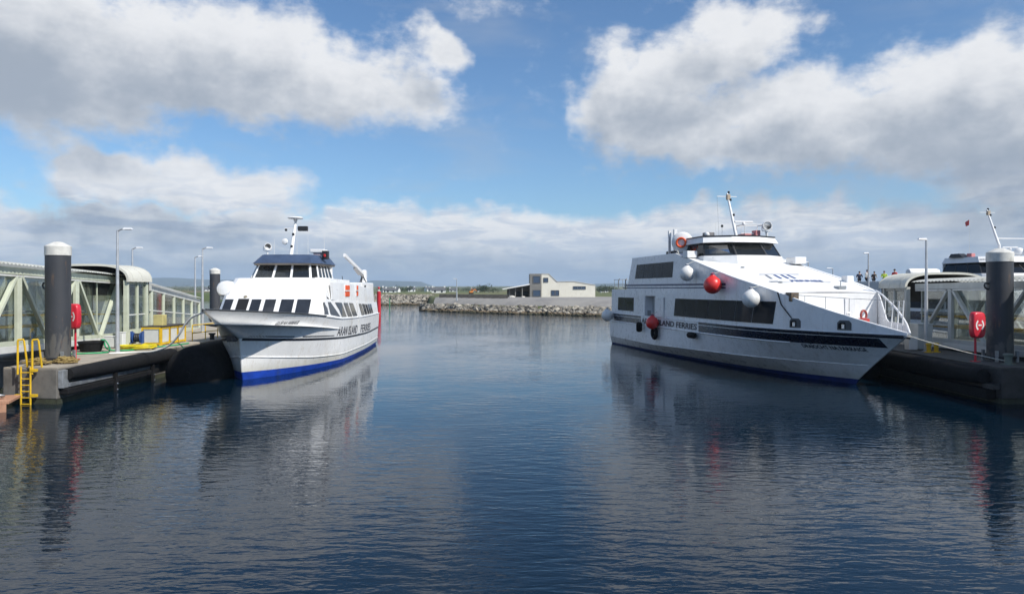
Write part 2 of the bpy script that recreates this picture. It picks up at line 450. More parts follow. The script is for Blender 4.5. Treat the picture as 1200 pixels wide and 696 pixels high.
def curve(pts):                                       # smooth monotone interpolation through control points
    xs = np.array([p[0] for p in pts], float); ys = np.array([p[1] for p in pts], float)
    h = np.diff(xs); d = np.diff(ys) / h; n = len(xs); m = np.zeros(n)
    for i in range(1, n - 1):
        if d[i - 1] * d[i] > 0:
            w1, w2 = 2 * h[i] + h[i - 1], h[i] + 2 * h[i - 1]; m[i] = (w1 + w2) / (w1 / d[i - 1] + w2 / d[i])
    m[0] = d[0]; m[-1] = d[-1]
    def f(x):
        x = min(max(x, xs[0]), xs[-1]); i = min(int(np.searchsorted(xs, x, 'right')) - 1, n - 2); t = (x - xs[i]) / h[i]
        return float((1 + 2 * t) * (1 - t) ** 2 * ys[i] + t * (1 - t) ** 2 * h[i] * m[i] + t * t * (3 - 2 * t) * ys[i + 1] + t * t * (t - 1) * h[i] * m[i + 1])
    return f

def text_part(body, size, fn, name, m, parent, shear=0.0, width=None, depth=.006, bold=0.0, spacing=1.0):
    """lettering as raised mesh; fn(u, v, w) puts a point of the flat text on the surface"""
    cu = bpy.data.curves.new('t', 'FONT'); cu.body = body; cu.size = size; cu.shear = shear; cu.extrude = depth / 2
    cu.offset = bold; cu.resolution_u = 3; cu.space_character = spacing
    ob = bpy.data.objects.new('t', cu); col.objects.link(ob)
    dg = bpy.context.evaluated_depsgraph_get(); ev = ob.evaluated_get(dg); me0 = ev.to_mesh()
    vs = [v.co.copy() for v in me0.vertices]; fs = [tuple(p.vertices) for p in me0.polygons]
    ev.to_mesh_clear(); bpy.data.objects.remove(ob); bpy.data.curves.remove(cu)
    x0 = min(v.x for v in vs); x1 = max(v.x for v in vs); k = 1.0 if width is None else width / (x1 - x0)
    b = MB(); b.add([fn((v.x - x0) * k, v.y, v.z + depth / 2) for v in vs], fs)
    return b.build(name, m, parent, fix=False)

def catenary(p, q, sag, n=16):
    p = Vector(p); q = Vector(q)
    return [p.lerp(q, i / n) - Vector((0, 0, sag * 4 * (i / n) * (1 - i / n))) for i in range(n + 1)]

# ------------------------------------------------------------------ water
def water_material():
    m = bpy.data.materials.new('harbour_water'); m.use_nodes = True
    t = NT(m.node_tree); b = t.n['Principled BSDF']
    P = t.node('ShaderNodeTexCoord').outputs['Object']
    big = t.noise(t.vec('MULTIPLY', P, (1, .8, 1)), .022, 3, .5)
    mid = t.noise(P, .11, 3, .55)
    # breeze: calm slicks and ruffled patches
    calm = t.smooth(t.math('ADD', t.math('MULTIPLY', big, .6), t.math('MULTIPLY', mid, .4)), .38, .62)
    def waves(rot, sx, sy, scale, det, rough):
        mp = t.node('ShaderNodeMapping'); t.put(mp.inputs[0], P)
        mp.inputs['Rotation'].default_value = (0, 0, R(rot)); mp.inputs['Scale'].default_value = (sx, sy, 1)
        return t.noise(mp.outputs[0], scale, det, rough, .35)
    a = waves(57, .30, 1, 3.3, 3, .5)
    c = waves(-38, .45, 1, 3.0, 3, .5)
    e = waves(6, .6, 1, .55, 2, .5)
    f = waves(-50, .6, 1, 7.5, 2, .5)
    h = t.math('ADD', t.math('MULTIPLY', a, .082), t.math('MULTIPLY', c, .020))
    h = t.math('ADD', h, t.math('MULTIPLY', f, .011))
    h = t.math('MULTIPLY', h, t.math('ADD', t.math('MULTIPLY', calm, t.smooth(t.sep(P)[1], 20, 42, 1.1, .62)), t.math('ADD', t.smooth(t.sep(P)[1], 60, 115, 0.0, .55), t.smooth(t.sep(P)[1], 18, 38, .55, .13))))
    h = t.math('ADD', h, t.math('MULTIPLY', e, .035))
    bn = t.node('ShaderNodeBump'); bn.inputs['Strength'].default_value = 1.0; bn.inputs['Distance'].default_value = .34
    t.put(bn.inputs['Height'], h); t.l.new(bn.outputs[0], b.inputs['Normal'])
    b.inputs['Base Color'].default_value = (.0012, .009, .019, 1)
    b.inputs['Roughness'].default_value = .012
    b.inputs['IOR'].default_value = 1.333
    return m
w = MB(); w.box(-9000, 9000, -500, 9300, -.9, 0.0)
water = struct(w.build('water', water_material(), fix=True))

# ------------------------------------------------------------------ land beyond the harbour
shore = curve([(-9000, 900), (-400, 420), (-200, 345), (-110, 300), (-75, 245), (-50, 233), (-26, 231), (-22.5, 178), (-15, 166), (18.6, 139), (40, 130), (120, 126), (600, 150), (9000, 700)])
prof = curve([(0, -.7), (2, .3), (5, 1.55), (9, 2.95), (12, 3.1), (70, 3.05), (200, 2.7), (480, 2.5), (900, 3.2), (1500, 5.2), (2200, 8), (5200, 21), (8000, 21)])
def land_mat():
    m = bpy.data.materials.new('rough_pasture'); m.use_nodes = True
    t = NT(m.node_tree); b = t.n['Principled BSDF']; P = t.node('ShaderNodeTexCoord').outputs['Object']
    vor = t.node('ShaderNodeTexVoronoi'); vor.inputs['Scale'].default_value = .013
    t.put(vor.inputs['Vector'], t.vec('MULTIPLY', P, (1, .45, 1)))
    s = t.sep(vor.outputs['Color'])
    c = t.mix(s[0], rgba((.085, .115, .032)), rgba((.15, .145, .055)))
    c = t.mix(t.math('MULTIPLY', t.smooth(s[1], .55, .8), .7), c, rgba((.17, .13, .075)))
    n = t.noise(P, .09, 6, .65)
    c = t.mix(t.math('MULTIPLY', t.smooth(n, .45, .7), .5), c, rgba((.055, .07, .025)))
    t.put(b.inputs['Base Color'], c); b.inputs['Roughness'].default_value = .9
    bn = t.node('ShaderNodeBump'); bn.inputs['Distance'].default_value = .25; t.put(bn.inputs['Height'], t.noise(P, .8, 5, .6)); t.l.new(bn.outputs[0], b.inputs['Normal'])
    return m
rng = np.random.RandomState(3)
XS = sorted(set([-9000, -6000, -4000, -2500, -1500, -1000, -700, -500] + list(range(-400, 401, 20)) + list(np.arange(-60, 60, 4.0)) + [500, 700, 1000, 1500, 2500, 4000, 6000, 9000]))
DS = [0, 1, 2, 3.5, 5, 7, 9, 12, 18, 30, 45, 70, 110, 160, 220, 300, 400, 520, 680, 900, 1200, 1600, 2200, 3200, 4500, 6000, 8000]
rows = []
for d in DS:
    r = []
    for x in XS:
        z = prof(d) + (0 if d < 60 else (rng.rand() - .5) * min(1.6, d * .0018))
        r.append((x, shore(x) + d, z))
    rows.append(r)
ground = struct(MB().grid(rows).build('ground', land_mat(), smooth=60))
GRAVEL = mat('grey_gravel_apron', (.30, .285, .26), .9, vary=.2, vscale=.25, c2=(.22, .21, .20), bump=.05, bscale=3)
rows = []
for d in [5.2, 7, 9, 12, 18, 30, 45, 62]:
    rows.append([(x, shore(x) + d, prof(d) + .03) for x in np.arange(-19, 90, 4.0)])
apron = struct(MB().sheet(rows, .02).build('harbour_apron', GRAVEL, smooth=60))

def rock_field(name, x0, x1, n, dmax, seed):
    r = np.random.RandomState(seed)
    bm = bmesh.new(); bmesh.ops.create_icosphere(bm, subdivisions=1, radius=1.0)
    bv = np.array([v.co[:] for v in bm.verts]); bf = np.array([[v.index for v in f.verts] for f in bm.faces]); bm.free()
    V = []; F = []; o = 0
    for i in range(n):
        x = x0 + (x1 - x0) * r.rand(); d = r.rand() ** .8 * dmax
        s = .22 + .50 * r.rand() ** 2.5
        q = bv * (1 + (r.rand(len(bv), 1) - .5) * .55) * s * np.array([1.15, 1, .75])
        a = r.rand() * 6.28; b = (r.rand() - .5) * 1.2
        ca, sa, cb, sb = math.cos(a), math.sin(a), math.cos(b), math.sin(b)
        q = q @ np.array([[ca, sa, 0], [-sa, ca, 0], [0, 0, 1]]) @ np.array([[1, 0, 0], [0, cb, sb], [0, -sb, cb]])
        q = q + np.array([x, shore(x) + d - .25, max(prof(d), -.2) + .12 + r.rand() * .2])
        V.append(q); F.append(bf + o); o += len(bv)
    me = bpy.data.meshes.new(name); me.from_pydata(np.vstack(V).tolist(), [], np.vstack(F).tolist())
    ob = bpy.data.objects.new(name, me); col.objects.link(ob)
    at = me.attributes.new('tone', 'FLOAT', 'FACE'); at.data.foreach_set('value', np.repeat(r.rand(n), len(bf)).astype(np.float32))
    return ob
def rock_mat():
    m = bpy.data.materials.new('riprap_stone'); m.use_nodes = True
    t = NT(m.node_tree); b = t.n['Principled BSDF']; P = t.node('ShaderNodeTexCoord').outputs['Object']
    at = t.node('ShaderNodeAttribute', attribute_name='tone').outputs['Fac']
    c = t.mix(at, rgba((.09, .08, .065)), rgba((.40, .365, .30)))
    c = t.mix(t.math('MULTIPLY', t.smooth(t.noise(P, 1.7, 4, .6), .5, .7), .5), c, rgba((.20, .185, .16)))
    z = t.math('ADD', t.sep(P)[2], t.math('MULTIPLY', t.math('SUBTRACT', t.noise(P, .35, 3, .6), .5), 1.1))
    c = t.mix(t.smooth(z, .7, .4), c, rgba((.15, .105, .06)))
    c = t.mix(t.smooth(z, .5, .12), c, rgba((.035, .035, .018)))
    t.put(b.inputs['Base Color'], c); b.inputs['Roughness'].default_value = .85
    return m
RM = rock_mat()
for nm, x0, x1, n, dm, sd, lb in (('rock_armour', -23.5, 46, 2500, 4.4, 5, 'grey stone rock armour along the edge of the near breakwater'), ('rock_armour', -60, -23, 1900, 8.5, 6, 'pale stone rock armour along the far shore behind the red marker')):
    ro = rock_field(nm, x0, x1, n, dm, sd); ro.data.materials.append(RM); stuff(ro); ro['label'] = lb
# low dark wall at the head of the breakwater
w = MB()
for k in range(9):
    x = -18 + k * 1.9; w.box(x, x + 1.88, shore(x) + 10.2, shore(x) + 10.7, 2.6, 3.95)
tag(w.build('harbour_wall', mat('dark_wet_concrete', (.075, .07, .062), .8, vary=.3), bevel=.03), 'low dark concrete wall on the breakwater behind the rocks', 'wall')

# ------------------------------------------------------------------ far hills
def ridge(name, pts, Y, depth, m, seed):
    f = curve(pts); r = np.random.RandomState(seed); x0, x1 = pts[0][0], pts[-1][0]
    xs = np.linspace(x0, x1, 90); jit = np.convolve(r.randn(94), np.ones(5) / 5, 'valid')
    rows = []
    for fr, hh in ((-1, 0), (-.6, .35), (-.3, .72), (0, 1), (.4, .6), (1, 0)):
        rows.append([(x, Y + fr * depth, -3 + max(0, (f(x) + jit[i] * 4 * (f(x) > 5)) * hh)) for i, x in enumerate(xs)])
    o = MB().grid(rows).build(name, m, smooth=180); return struct(o)
HILLM = mat('moorland', (.055, .065, .03), .9, vary=.3, vscale=.004)
ridge('hill', [(-5200, 0), (-4300, 62), (-3700, 86), (-3350, 112), (-3000, 98), (-2600, 84), (-2200, 40), (-1700, 46), (-1350, 84), (-1020, 74), (-930, 80), (-700, 22), (-300, 16), (0, 20), (500, 24), (720, 50), (1000, 60), (1500, 40), (2500, 60), (4000, 70), (5200, 0)], 7000, 900, HILLM, 4)

# ------------------------------------------------------------------ haze: the air between here and the hills
hz = MB(); hz.box(-9600, 9600, -700, 9800, -4, 160)
haze = hz.build('haze', [])
hm = bpy.data.materials.new('sea_air'); hm.use_nodes = True
ht = NT(hm.node_tree)
for n in list(ht.n): ht.n.remove(n)
pv = ht.node('ShaderNodeVolumePrincipled')
pv.inputs['Color'].default_value = (.62, .80, 1.0, 1); pv.inputs['Density'].default_value = 1.3e-4; pv.inputs['Anisotropy'].default_value = 0.0
ho = ht.node('ShaderNodeOutputMaterial'); ht.l.new(pv.outputs[0], ho.inputs['Volume'])
haze.data.materials.append(hm); stuff(haze)
haze['label'] = 'pale sea haze hanging in the air over the harbour'

# ------------------------------------------------------------------ far houses, trees, harbour building
def house(x, y, z, wd, dp, h, rz, label, chim=2, roof=SLATE):
    o = empty('house', (x, y, z), rz, label, 'house', 'houses on the far shore')
    b = MB(); b.box(-wd / 2, wd / 2, -dp / 2, dp / 2, -1.5, h)
    rh = dp * .42
    b.add([(-wd / 2, -dp / 2, h), (-wd / 2, dp / 2, h), (-wd / 2, 0, h + rh), (wd / 2, -dp / 2, h), (wd / 2, dp / 2, h), (wd / 2, 0, h + rh)], [(0, 1, 2), (5, 4, 3)])
    b.build('wall', BWHITE, o)
    r = MB()
    for s in (-1, 1):
        r.plate([(-wd / 2 - .2, s * (dp / 2 + .3), h - .2), (wd / 2 + .2, s * (dp / 2 + .3), h - .2), (wd / 2 + .2, 0, h + rh + .06), (-wd / 2 - .2, 0, h + rh + .06)][::s], .14)
    ro = r.build('roof', roof, o)
    for k in range(chim):
        c = MB(); cx = (-wd / 2 + .5) if k == 0 else wd / 2 - .5; c.box(cx - .4, cx + .4, -.35, .35, h + rh - .5, h + rh + .9); c.build('chimney', BWHITE, ro)
    for k in range(max(2, int(wd / 3))):
        wx = -wd / 2 + (k + .5) * wd / max(2, int(wd / 3))
        q = MB(); q.box(wx - .5, wx + .5, -dp / 2 - .05, -dp / 2 + .02, .9, 2.1); q.build('window', SHIPGLASS, o)
    return o
def gz(x, y): return prof(max(0, y - shore(x)))
for (pxx, Y, wd, dp, h, rz, lb, ch) in [
    (451.5, 430, 7, 6, 3.2, .5, 'white gable-ended house just right of the red channel marker', 1),
    (458, 420, 11, 5, 2.6, .1, 'long low white house between the marker and a hedge', 2),
    (464, 450, 8, 6, 3.0, -.3, 'small white house at the end of the long low one', 1),
    (482, 560, 11, 7, 3.6, .2, 'white house standing alone among dark trees', 2),
    (501, 600, 9, 7, 4.2, .9, 'tall white gabled house in the farm cluster', 1),
    (506, 590, 10, 7, 3.6, -.2, 'wide white house in the farm cluster', 2),
    (514, 400, 13, 6, 3.0, .05, 'nearest white bungalow in front of the fields', 2),
    (531, 520, 10, 6, 2.6, .1, 'low cream bungalow left of the lamp on the breakwater', 1),
    (557, 560, 12, 6, 2.8, 0, 'white bungalow behind the orange digger', 2),
    (242, 640, 12, 7, 3.4, .2, 'white house seen past the lamp post beside the blue-roofed ferry', 1),
    (176, 700, 14, 7, 3.4, -.1, 'white house seen over the roof of the sloping covered ramp', 2),
    (708, 480, 9, 6, 2.6, .1, 'pale house below trees at the stern of the large ferry', 1)]:
    Y = 430 + (Y - 400) * 1.35; X = (pxx - 600) / 850 * Y; k_ = .62
    house(X, Y, gz(X, Y) - .6, wd * k_, dp * k_, h * k_ + .4, rz, lb, ch)

def tree(x, y, z, w_, h, seed, label):
    r = np.random.RandomState(seed)
    o = empty('tree', (x, y, z), 0, label, 'tree', 'hedgerow trees on the far shore')
    tb = MB(); tb.tube([(0, 0, -1), (.1, 0, h * .3), (.0, .1, h * .75)], [h * .05, h * .035, h * .012], 6)
    for k in range(4):
        a = r.rand() * 6.28; tb.tube([(0, 0, h * (.25 + .1 * k)), (math.cos(a) * w_ * .3, math.sin(a) * w_ * .3, h * (.45 + .1 * k))], [h * .02, h * .006], 5)
    tb.build('trunk', BARK, o)
    nb = 7; cs = [(r.randn() * w_ * .26, r.randn() * w_ * .2, h * (.4 + .42 * r.rand()), w_ * (.16 + .14 * r.rand())) for _ in range(nb)]
    V = []; F = []
    for k in range(520):
        cx, cy, cz, cr = cs[r.randint(nb)]
        d = r.randn(3); d /= np.linalg.norm(d); p = np.array([cx, cy, cz]) + d * cr * (.5 + .6 * r.rand()) * np.array([1, 1, .8])
        u = r.randn(3); u /= np.linalg.norm(u); v = np.cross(u, r.randn(3)); v /= np.linalg.norm(v); s = h * .035 * (.6 + r.rand())
        V += [p - u * s - v * s * .6, p + u * s - v * s * .6, p + u * s + v * s * .6, p - u * s + v * s * .6]; q = len(V); F.append((q - 4, q - 3, q - 2, q - 1))
    b = MB(); b.add(V, F); b.build('crown', LEAF, o, fix=False)
TL = 'small dark hedgerow tree on the far shore under the hills'
for k, (pxx, Y, w_, h) in enumerate([(447, 520, 9, 6), (456, 560, 11, 5), (469, 520, 10, 7), (474, 540, 9, 6), (478, 530, 8, 7), (490, 620, 12, 5), (494, 640, 12, 5), (497, 650, 10, 6), (512, 620, 12, 6), (519, 640, 14, 6), (526, 560, 9, 5), (537, 620, 12, 6), (543, 640, 12, 5), (549, 520, 9, 6),
        (562, 420, 9, 6.5), (568, 415, 10, 7.5), (573, 420, 9, 7), (578, 425, 7, 5), (702, 430, 7, 6), (708, 440, 9, 7.5), (714, 440, 9, 6.5), (718, 450, 9, 6), (184, 640, 20, 7), (204, 660, 22, 7), (222, 640, 20, 6), (236, 700, 20, 7), (586, 600, 14, 5), (694, 520, 10, 5)]):
    Y = 430 + (Y - 400) * 1.35; X = (pxx - 600) / 850 * Y; w_ *= .95; h *= .75
    tree(X, Y, gz(X, Y) - .6, w_, h, 20 + k, 'bushy dark trees massed left of the harbour building' if 14 <= k <= 17 else ('bushy dark tree beyond the stern of the large ferry' if 18 <= k <= 21 else ('dark tree on the low shore behind the sloping covered ramp' if 22 <= k <= 25 else TL)))

def harbour_building():
    Y = 186.0; k = Y / 850; z0 = 3.08
    X = lambda p: (p - 600) * k
    Z = lambda p: 5.35 - (p - 338) * k
    o = empty('harbour_building', (X(660), Y, z0), 0, 'cream harbour building with grey stair tower and sloping roof', 'building')
    ox, oz = X(660), z0
    def L(p, q): return X(p) - ox, Z(q) - oz
    # main hall: front outline extruded 13 m back
    prof_ = [(634.6, 349), (697.5, 349), (697.5, 334.2), (672, 330), (652.5, 330.4), (643, 321.2), (634.6, 321.2)]
    b = MB(); P = [L(*q) for q in prof_]; n = len(P)
    b.add([(x, 0, z) for x, z in P] + [(x, 13, z) for x, z in P], [tuple(range(n)), tuple(range(2 * n - 1, n - 1, -1))] + [(i, n + i, n + (i + 1) % n, (i + 1) % n) for i in range(n)])
    b.build('wall', CREAM, o)
    r = MB()
    for i in (2, 3, 4, 5):
        (xa, za), (xb, zb) = P[i], P[(i + 1) % n]
        d = Vector((xb - xa, 0, zb - za)).normalized(); nn = Vector((d.z, 0, -d.x)); nn = nn if nn.z > 0 else -nn
        a = Vector((xa, 0, za)) + nn * .06; c = Vector((xb, 0, zb)) + nn * .06
        r.hexa([a + Vector((0, -.12, -.05)), c + Vector((0, -.12, -.05)), c + Vector((0, 13.1, -.05)), a + Vector((0, 13.1, -.05)), a + Vector((0, -.12, .08)), c + Vector((0, -.12, .08)), c + Vector((0, 13.1, .08)), a + Vector((0, 13.1, .08))])
    r.build('roof', mat('pale_roof_flashing', (.62, .60, .55), .5), o)
    t = MB(); x0, zt = L(620.8, 320.8); x1, _ = L(634.4, 0); t.box(x0, x1, -.35, 9, -.3, zt); tw = t.build('tower', GREYCLAD, o, bevel=.04)
    def win(p0, p1, q0, q1, yy, nm='window', parent=o, panes=1):
        (a, zb) = L(p0, q1); (c, ztp) = L(p1, q0)
        f = MB()
        for u0, u1, v0, v1 in ((a - .1, c + .1, ztp, ztp + .1), (a - .1, c + .1, zb - .1, zb), (a - .1, a, zb, ztp), (c, c + .1, zb, ztp)): f.box(u0, u1, yy - .10, yy + .05, v0, v1)
        fo = f.build(nm, mat('window_frame_grey', (.10, .10, .10), .5), parent)
        for i in range(panes):
            g_ = MB(); w0 = a + (c - a) * i / panes + (.06 if i else 0); w1 = a + (c - a) * (i + 1) / panes
            g_.box(w0, w1, yy - .04, yy + .02, zb, ztp); g_.build('pane', mat('bluish_window_glass', (.05, .08, .13), .08, spec=.8), fo)
    win(625, 632.6, 324, 331.5, -.36, parent=tw); win(624.8, 633, 340.3, 347, -.36, parent=tw)
    win(637.2, 642, 326, 330.4, -.02); win(646.2, 650, 340.6, 346.2, -.02); win(650.9, 654.8, 340.6, 346.2, -.02)
    win(672, 686, 336, 338.6, -.02, panes=3)
    # sloping canopy with open bays to the left of the tower
    c = MB(); (xa, za), (xb, zb) = L(589, 338.4), L(620.7, 332.6)
    c.hexa([(xa, -3, za - .2), (xb, -1.2, zb - .25), (xb, 9, zb - .25), (xa, 9, za - .2), (xa, -3, za), (xb, -1.2, zb), (xb, 9, zb), (xa, 9, za)])
    c.build('canopy_roof', mat('white_canopy_edge', (.74, .74, .72), .5), o)
    for p in (597, 604, 612):
        (xq, _) = L(p, 0); q = MB(); q.box(xq - .12, xq + .12, -1, -.76, -.3, za + (zb - za) * (xq - xa) / (xb - xa) - .22); q.build('canopy_post', GREYCLAD, o)
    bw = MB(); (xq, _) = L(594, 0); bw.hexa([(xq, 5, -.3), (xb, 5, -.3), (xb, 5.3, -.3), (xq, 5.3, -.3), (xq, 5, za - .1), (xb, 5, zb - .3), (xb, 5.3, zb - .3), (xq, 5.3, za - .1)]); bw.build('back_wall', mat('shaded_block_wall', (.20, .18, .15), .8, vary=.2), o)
    for p0, p1 in ((604, 610), (613, 619.5)):
        (xa_, _), (xb_, zq) = L(p0, 0), L(p1, 341.5); q = MB(); q.box(xa_, xb_, 4.9, 4.98, -.1, zq); q.build('bay_door', mat('dark_bay_door', (.03, .028, .026), .6), o)
harbour_building()

def boulder(x, y, z, s, seed, label):
    r = np.random.RandomState(seed); bm = bmesh.new(); bmesh.ops.create_icosphere(bm, subdivisions=2, radius=s)
    for v in bm.verts: v.co = Vector((v.co.x * (1 + r.rand() * .3), v.co.y, v.co.z * .65)) * (1 + (r.rand() - .5) * .2)
    me = bpy.data.meshes.new('boulder'); bm.to_mesh(me); bm.free(); ob = bpy.data.objects.new('boulder', me); col.objects.link(ob)
    ob.location = (x, y, z); me.materials.append(mat('pale_boulder', (.55, .52, .46), .85, vary=.2)); tag(ob, label, 'rock', 'white boulders lined up by the building')
for k, pxx in enumerate((574, 588, 600, 613)):
    boulder((pxx - 600) / 850 * 178, 178, 3.2, .42 + .12 * (k % 3), 60 + k, ('leftmost', 'second', 'third', 'rightmost')[k] + ' of four pale boulders on the apron before the open canopy')

# lamp on the breakwater
def lamp_post(x, y, z, h, r, head, label, group=None, arm=.45, name='lamp_post'):
    o = empty(name, (x, y, z), 0, label, 'lamp post', group)
    b = MB(); b.tube([(0, 0, -.02), (0, 0, h * .35), (0, 0, h)], [r * 1.25, r * 1.0, r * .6], 10); b.build('pole', LAMPSTEEL, o, smooth=40)
    b = MB(); b.lathe([(r * 2.4, 0), (r * 2.4, .03), (r * 1.4, .05), (r * 1.4, .16)], 12); b.build('base_plate', LAMPSTEEL, o)
    b = MB(); b.tube([(0, 0, h - .05), (head * arm * .5, -.02, h + .06), (head * arm, -.04, h + .09)], r * .5, 8); b.build('arm', LAMPSTEEL, o, smooth=40)
    b = MB(); b.hexa([(head * (arm - .1), -.16, h + .03), (head * (arm + .42), -.14, h + .05), (head * (arm + .42), .06, h + .05), (head * (arm - .1), .08, h + .03), (head * (arm - .05), -.12, h + .15), (head * (arm + .36), -.1, h + .13), (head * (arm + .36), .02, h + .13), (head * (arm - .05), .04, h + .15)])
    hd = b.build('lamp_head', mat('white_lamp_head', (.72, .73, .74), .4), o, bevel=.01)
    b = MB(); b.box(min(head * arm, head * (arm + .36)), max(head * arm, head * (arm + .36)), -.1, .03, h + .015, h + .028); b.build('lens', LENS, hd)
    return o
lamp_post(-12.6, 165.5, 2.6, 4.9, .14, -1, 'pale lamp post standing alone on the breakwater')

# red and green channel markers
def marker(x, y, h, r, m, label, red):
    o = empty('channel_marker', (x, y, 0), 0, label, 'channel marker')
    b = MB(); b.lathe([(r, -1.5), (r, h), (r * .85, h + .03)], 20); b.build('post', m, o, smooth=40)
    if red:
        b = MB(); b.lathe([(r * .9, h + .02), (r * .9, h + .12), (.12, h + .14), (.12, h + .5)], 16); b.build('top_plate', CAPW, o, smooth=40)
        b = MB(); b.lathe([(.1, h + .5), (.2, h + .52), (.22, h + .72), (.15, h + .86), (.03, h + .92)], 14); b.build('lantern', REDMARK, o, smooth=40)
    else:
        b = MB(); b.lathe([(r * 1.4, h), (.02, h + .7)], 12); b.build('top_cone', m, o)
marker(-26.8, 146, 4.75, .40, REDMARK, 'thick red channel marker post standing in the water', True)
marker(-30.2, 179, 2.5, .11, GREENMARK, 'thin green channel marker post in front of the far rocks', False)

# orange digger by the shore
def digger(x, y, z):
    o = empty('digger', (x, y, z), .3, 'small orange digger parked on the field right of the breakwater lamp post', 'digger')
    Y_ = mat('orange_digger_paint', (.70, .22, .02), .5, vary=.1)
    for s in (-1, 1):
        b = MB(); P = [(-1.0, .0), (-.8, -.28 + .3), (.8, .02), (1.0, .3), (.8, .6), (-.8, .6), (-1.0, .3)]
        b.plate([(p[0], s * .6, p[1]) for p in P], .3 * 1, (0, 1, 0)); b.build('track', BLACK, o)
    b = MB(); b.box(-.9, .7, -.65, .65, .65, 1.25); b.build('body', Y_, o, bevel=.06)
    b = MB(); b.box(-.1, .7, -.62, .1, 1.25, 2.3); cb = b.build('cab', Y_, o, bevel=.05)
    b = MB(); b.box(.0, .6, -.64, -.625, 1.45, 2.15); b.build('window', SHIPGLASS, cb)
    b = MB(); b.bar((.6, .3, 1.1), (1.9, .3, 2.3), .2, .28); b.bar((1.9, .3, 2.3), (2.7, .3, 1.2), .18, .22); b.build('boom', Y_, o)
    b = MB(); b.hexa([(2.5, .0, .8), (2.9, .0, .9), (2.9, .6, .9), (2.5, .6, .8), (2.4, .0, 1.3), (2.8, .0, 1.3), (2.8, .6, 1.3), (2.4, .6, 1.3)]); b.build('bucket', DARK, o)
digger(-18.6, 330, gz(-18.6, 330))

# ------------------------------------------------------------------ pontoons
DECK = 1.68
def poly_prism(poly, z0, z1):
    b = MB(); n = len(poly)
    b.add([(x, y, z0) for x, y in poly] + [(x, y, z1) for x, y in poly], [tuple(range(n - 1, -1, -1)), tuple(range(n, 2 * n))] + [(i, (i + 1) % n, n + (i + 1) % n, n + i) for i in range(n)])
    return b

def long_fender(parent, x, side, y0, y1, zc, r):
    """tubular rubber fender with a tapered, capped near end"""
    pts, rs = [], []
    for y, q in ((y0, .62), (y0 + .04, .66), (y0 + .5, .75), (y0 + 2, .86), (y0 + 5, 1.0), (y1 - .4, 1.0), (y1, .8)):
        pts.append((x, y, zc + (q - 1) * r * -.15)); rs.append(r * q)
    b = MB(); b.tube(pts, rs, 20); return b.build('tube_fender', BLACK, parent, smooth=50)

# left pontoon
lp = empty('pontoon', (-22, 34, 0), 0, 'grey concrete pontoon with yellow ladder end beside the blue-roofed ferry', 'pontoon')
def LP(o): o.location = (22, -34, 0); return o
PL = [(-21.05, 33.55), (-21.05, 96), (-33, 96), (-33, 38.4), (-24.4, 36.9), (-23.7, 36.2), (-23.7, 33.75)]
LP(poly_prism(PL, .22, DECK - .06).build('hull', CONC, lp, bevel=.05))
LP(poly_prism([(x + (.02 if x > -22 else -.02), y - .02) for x, y in PL], -1.1, .22).build('waterline_band', WEED, lp))
LP(poly_prism([(x + (-.02 if x > -22 else .02), y + .03) for x, y in PL], DECK - .06, DECK).build('deck', DECKC, lp))
LP(long_fender(lp, -20.78, 1, 33.95, 44.5, 1.32, .40))
b = MB(); b.box(-21.05, -20.72, 34.0, 42.6, .74, .94); LP(b.build('steel_rail', mat('scuffed_steel_rail', (.26, .28, .30), .45, .5, vary=.3, vscale=2), lp, bevel=.02))
b = MB(); b.box(-21.05, -20.62, 33.7, 42.4, .42, .70); LP(b.build('rubber_strip', BLACK, lp, bevel=.04))
b = MB(); b.box(-21.04, -20.80, 33.6, 34.05, .72, 1.55); LP(b.build('fender_bracket', STEEL, lp, bevel=.02))
for yy in (37.6, 41.5):
    b = MB(); b.box(-20.66, -20.50, yy, yy + .16, -.2, .98); LP(b.build('fender_strut', BLACK, lp, bevel=.02))
    for zz in (.12, .42):
        b = MB(); b.lathe([(.05, 0), (.05, .03), (.02, .05)], 8, (-20.5, yy + .08, zz), (1, 0, 0)); LP(b.build('bolt', CHROME, lp))
for k in range(3):                                              # mooring bollards along the edge
    b = MB(); yy = 52 + 8 * k; b.lathe([(.16, DECK), (.16, DECK + .35), (.24, DECK + .38), (.24, DECK + .48)], 14, (-21.5, yy, 0)); LP(b.build('bollard', DARK, lp, smooth=40))

# black fender shape added in place of the dark shadow by the ferry's bow
def fender_shadow_form(x, y0, y1, r, zc, label):
    o = empty('fender_shadow_form', (x, y0, 0), 0, label, 'fender')
    L = y1 - y0; b = MB()
    prof_ = [(.12 * r, 0), (.55 * r, .06), (.82 * r, .25), (.96 * r, .6), (r, 1.1), (r, L - 1.1), (.9 * r, L - .4), (.4 * r, L)]
    b.lathe(prof_, 28, (0, 0, zc), (0, 1, 0)); b.build('body', BLACK, o, smooth=50)
    b = MB(); b.lathe([(.13 * r, -.1), (.13 * r, .05)], 14, (0, 0, zc), (0, 1, 0)); b.build('end_fitting', BLACK, o)
    return o
fender_shadow_form(-18.5, 41.3, 52, 1.6, .42, 'huge black fender shape standing in for the shadow between left pontoon and ferry bow')

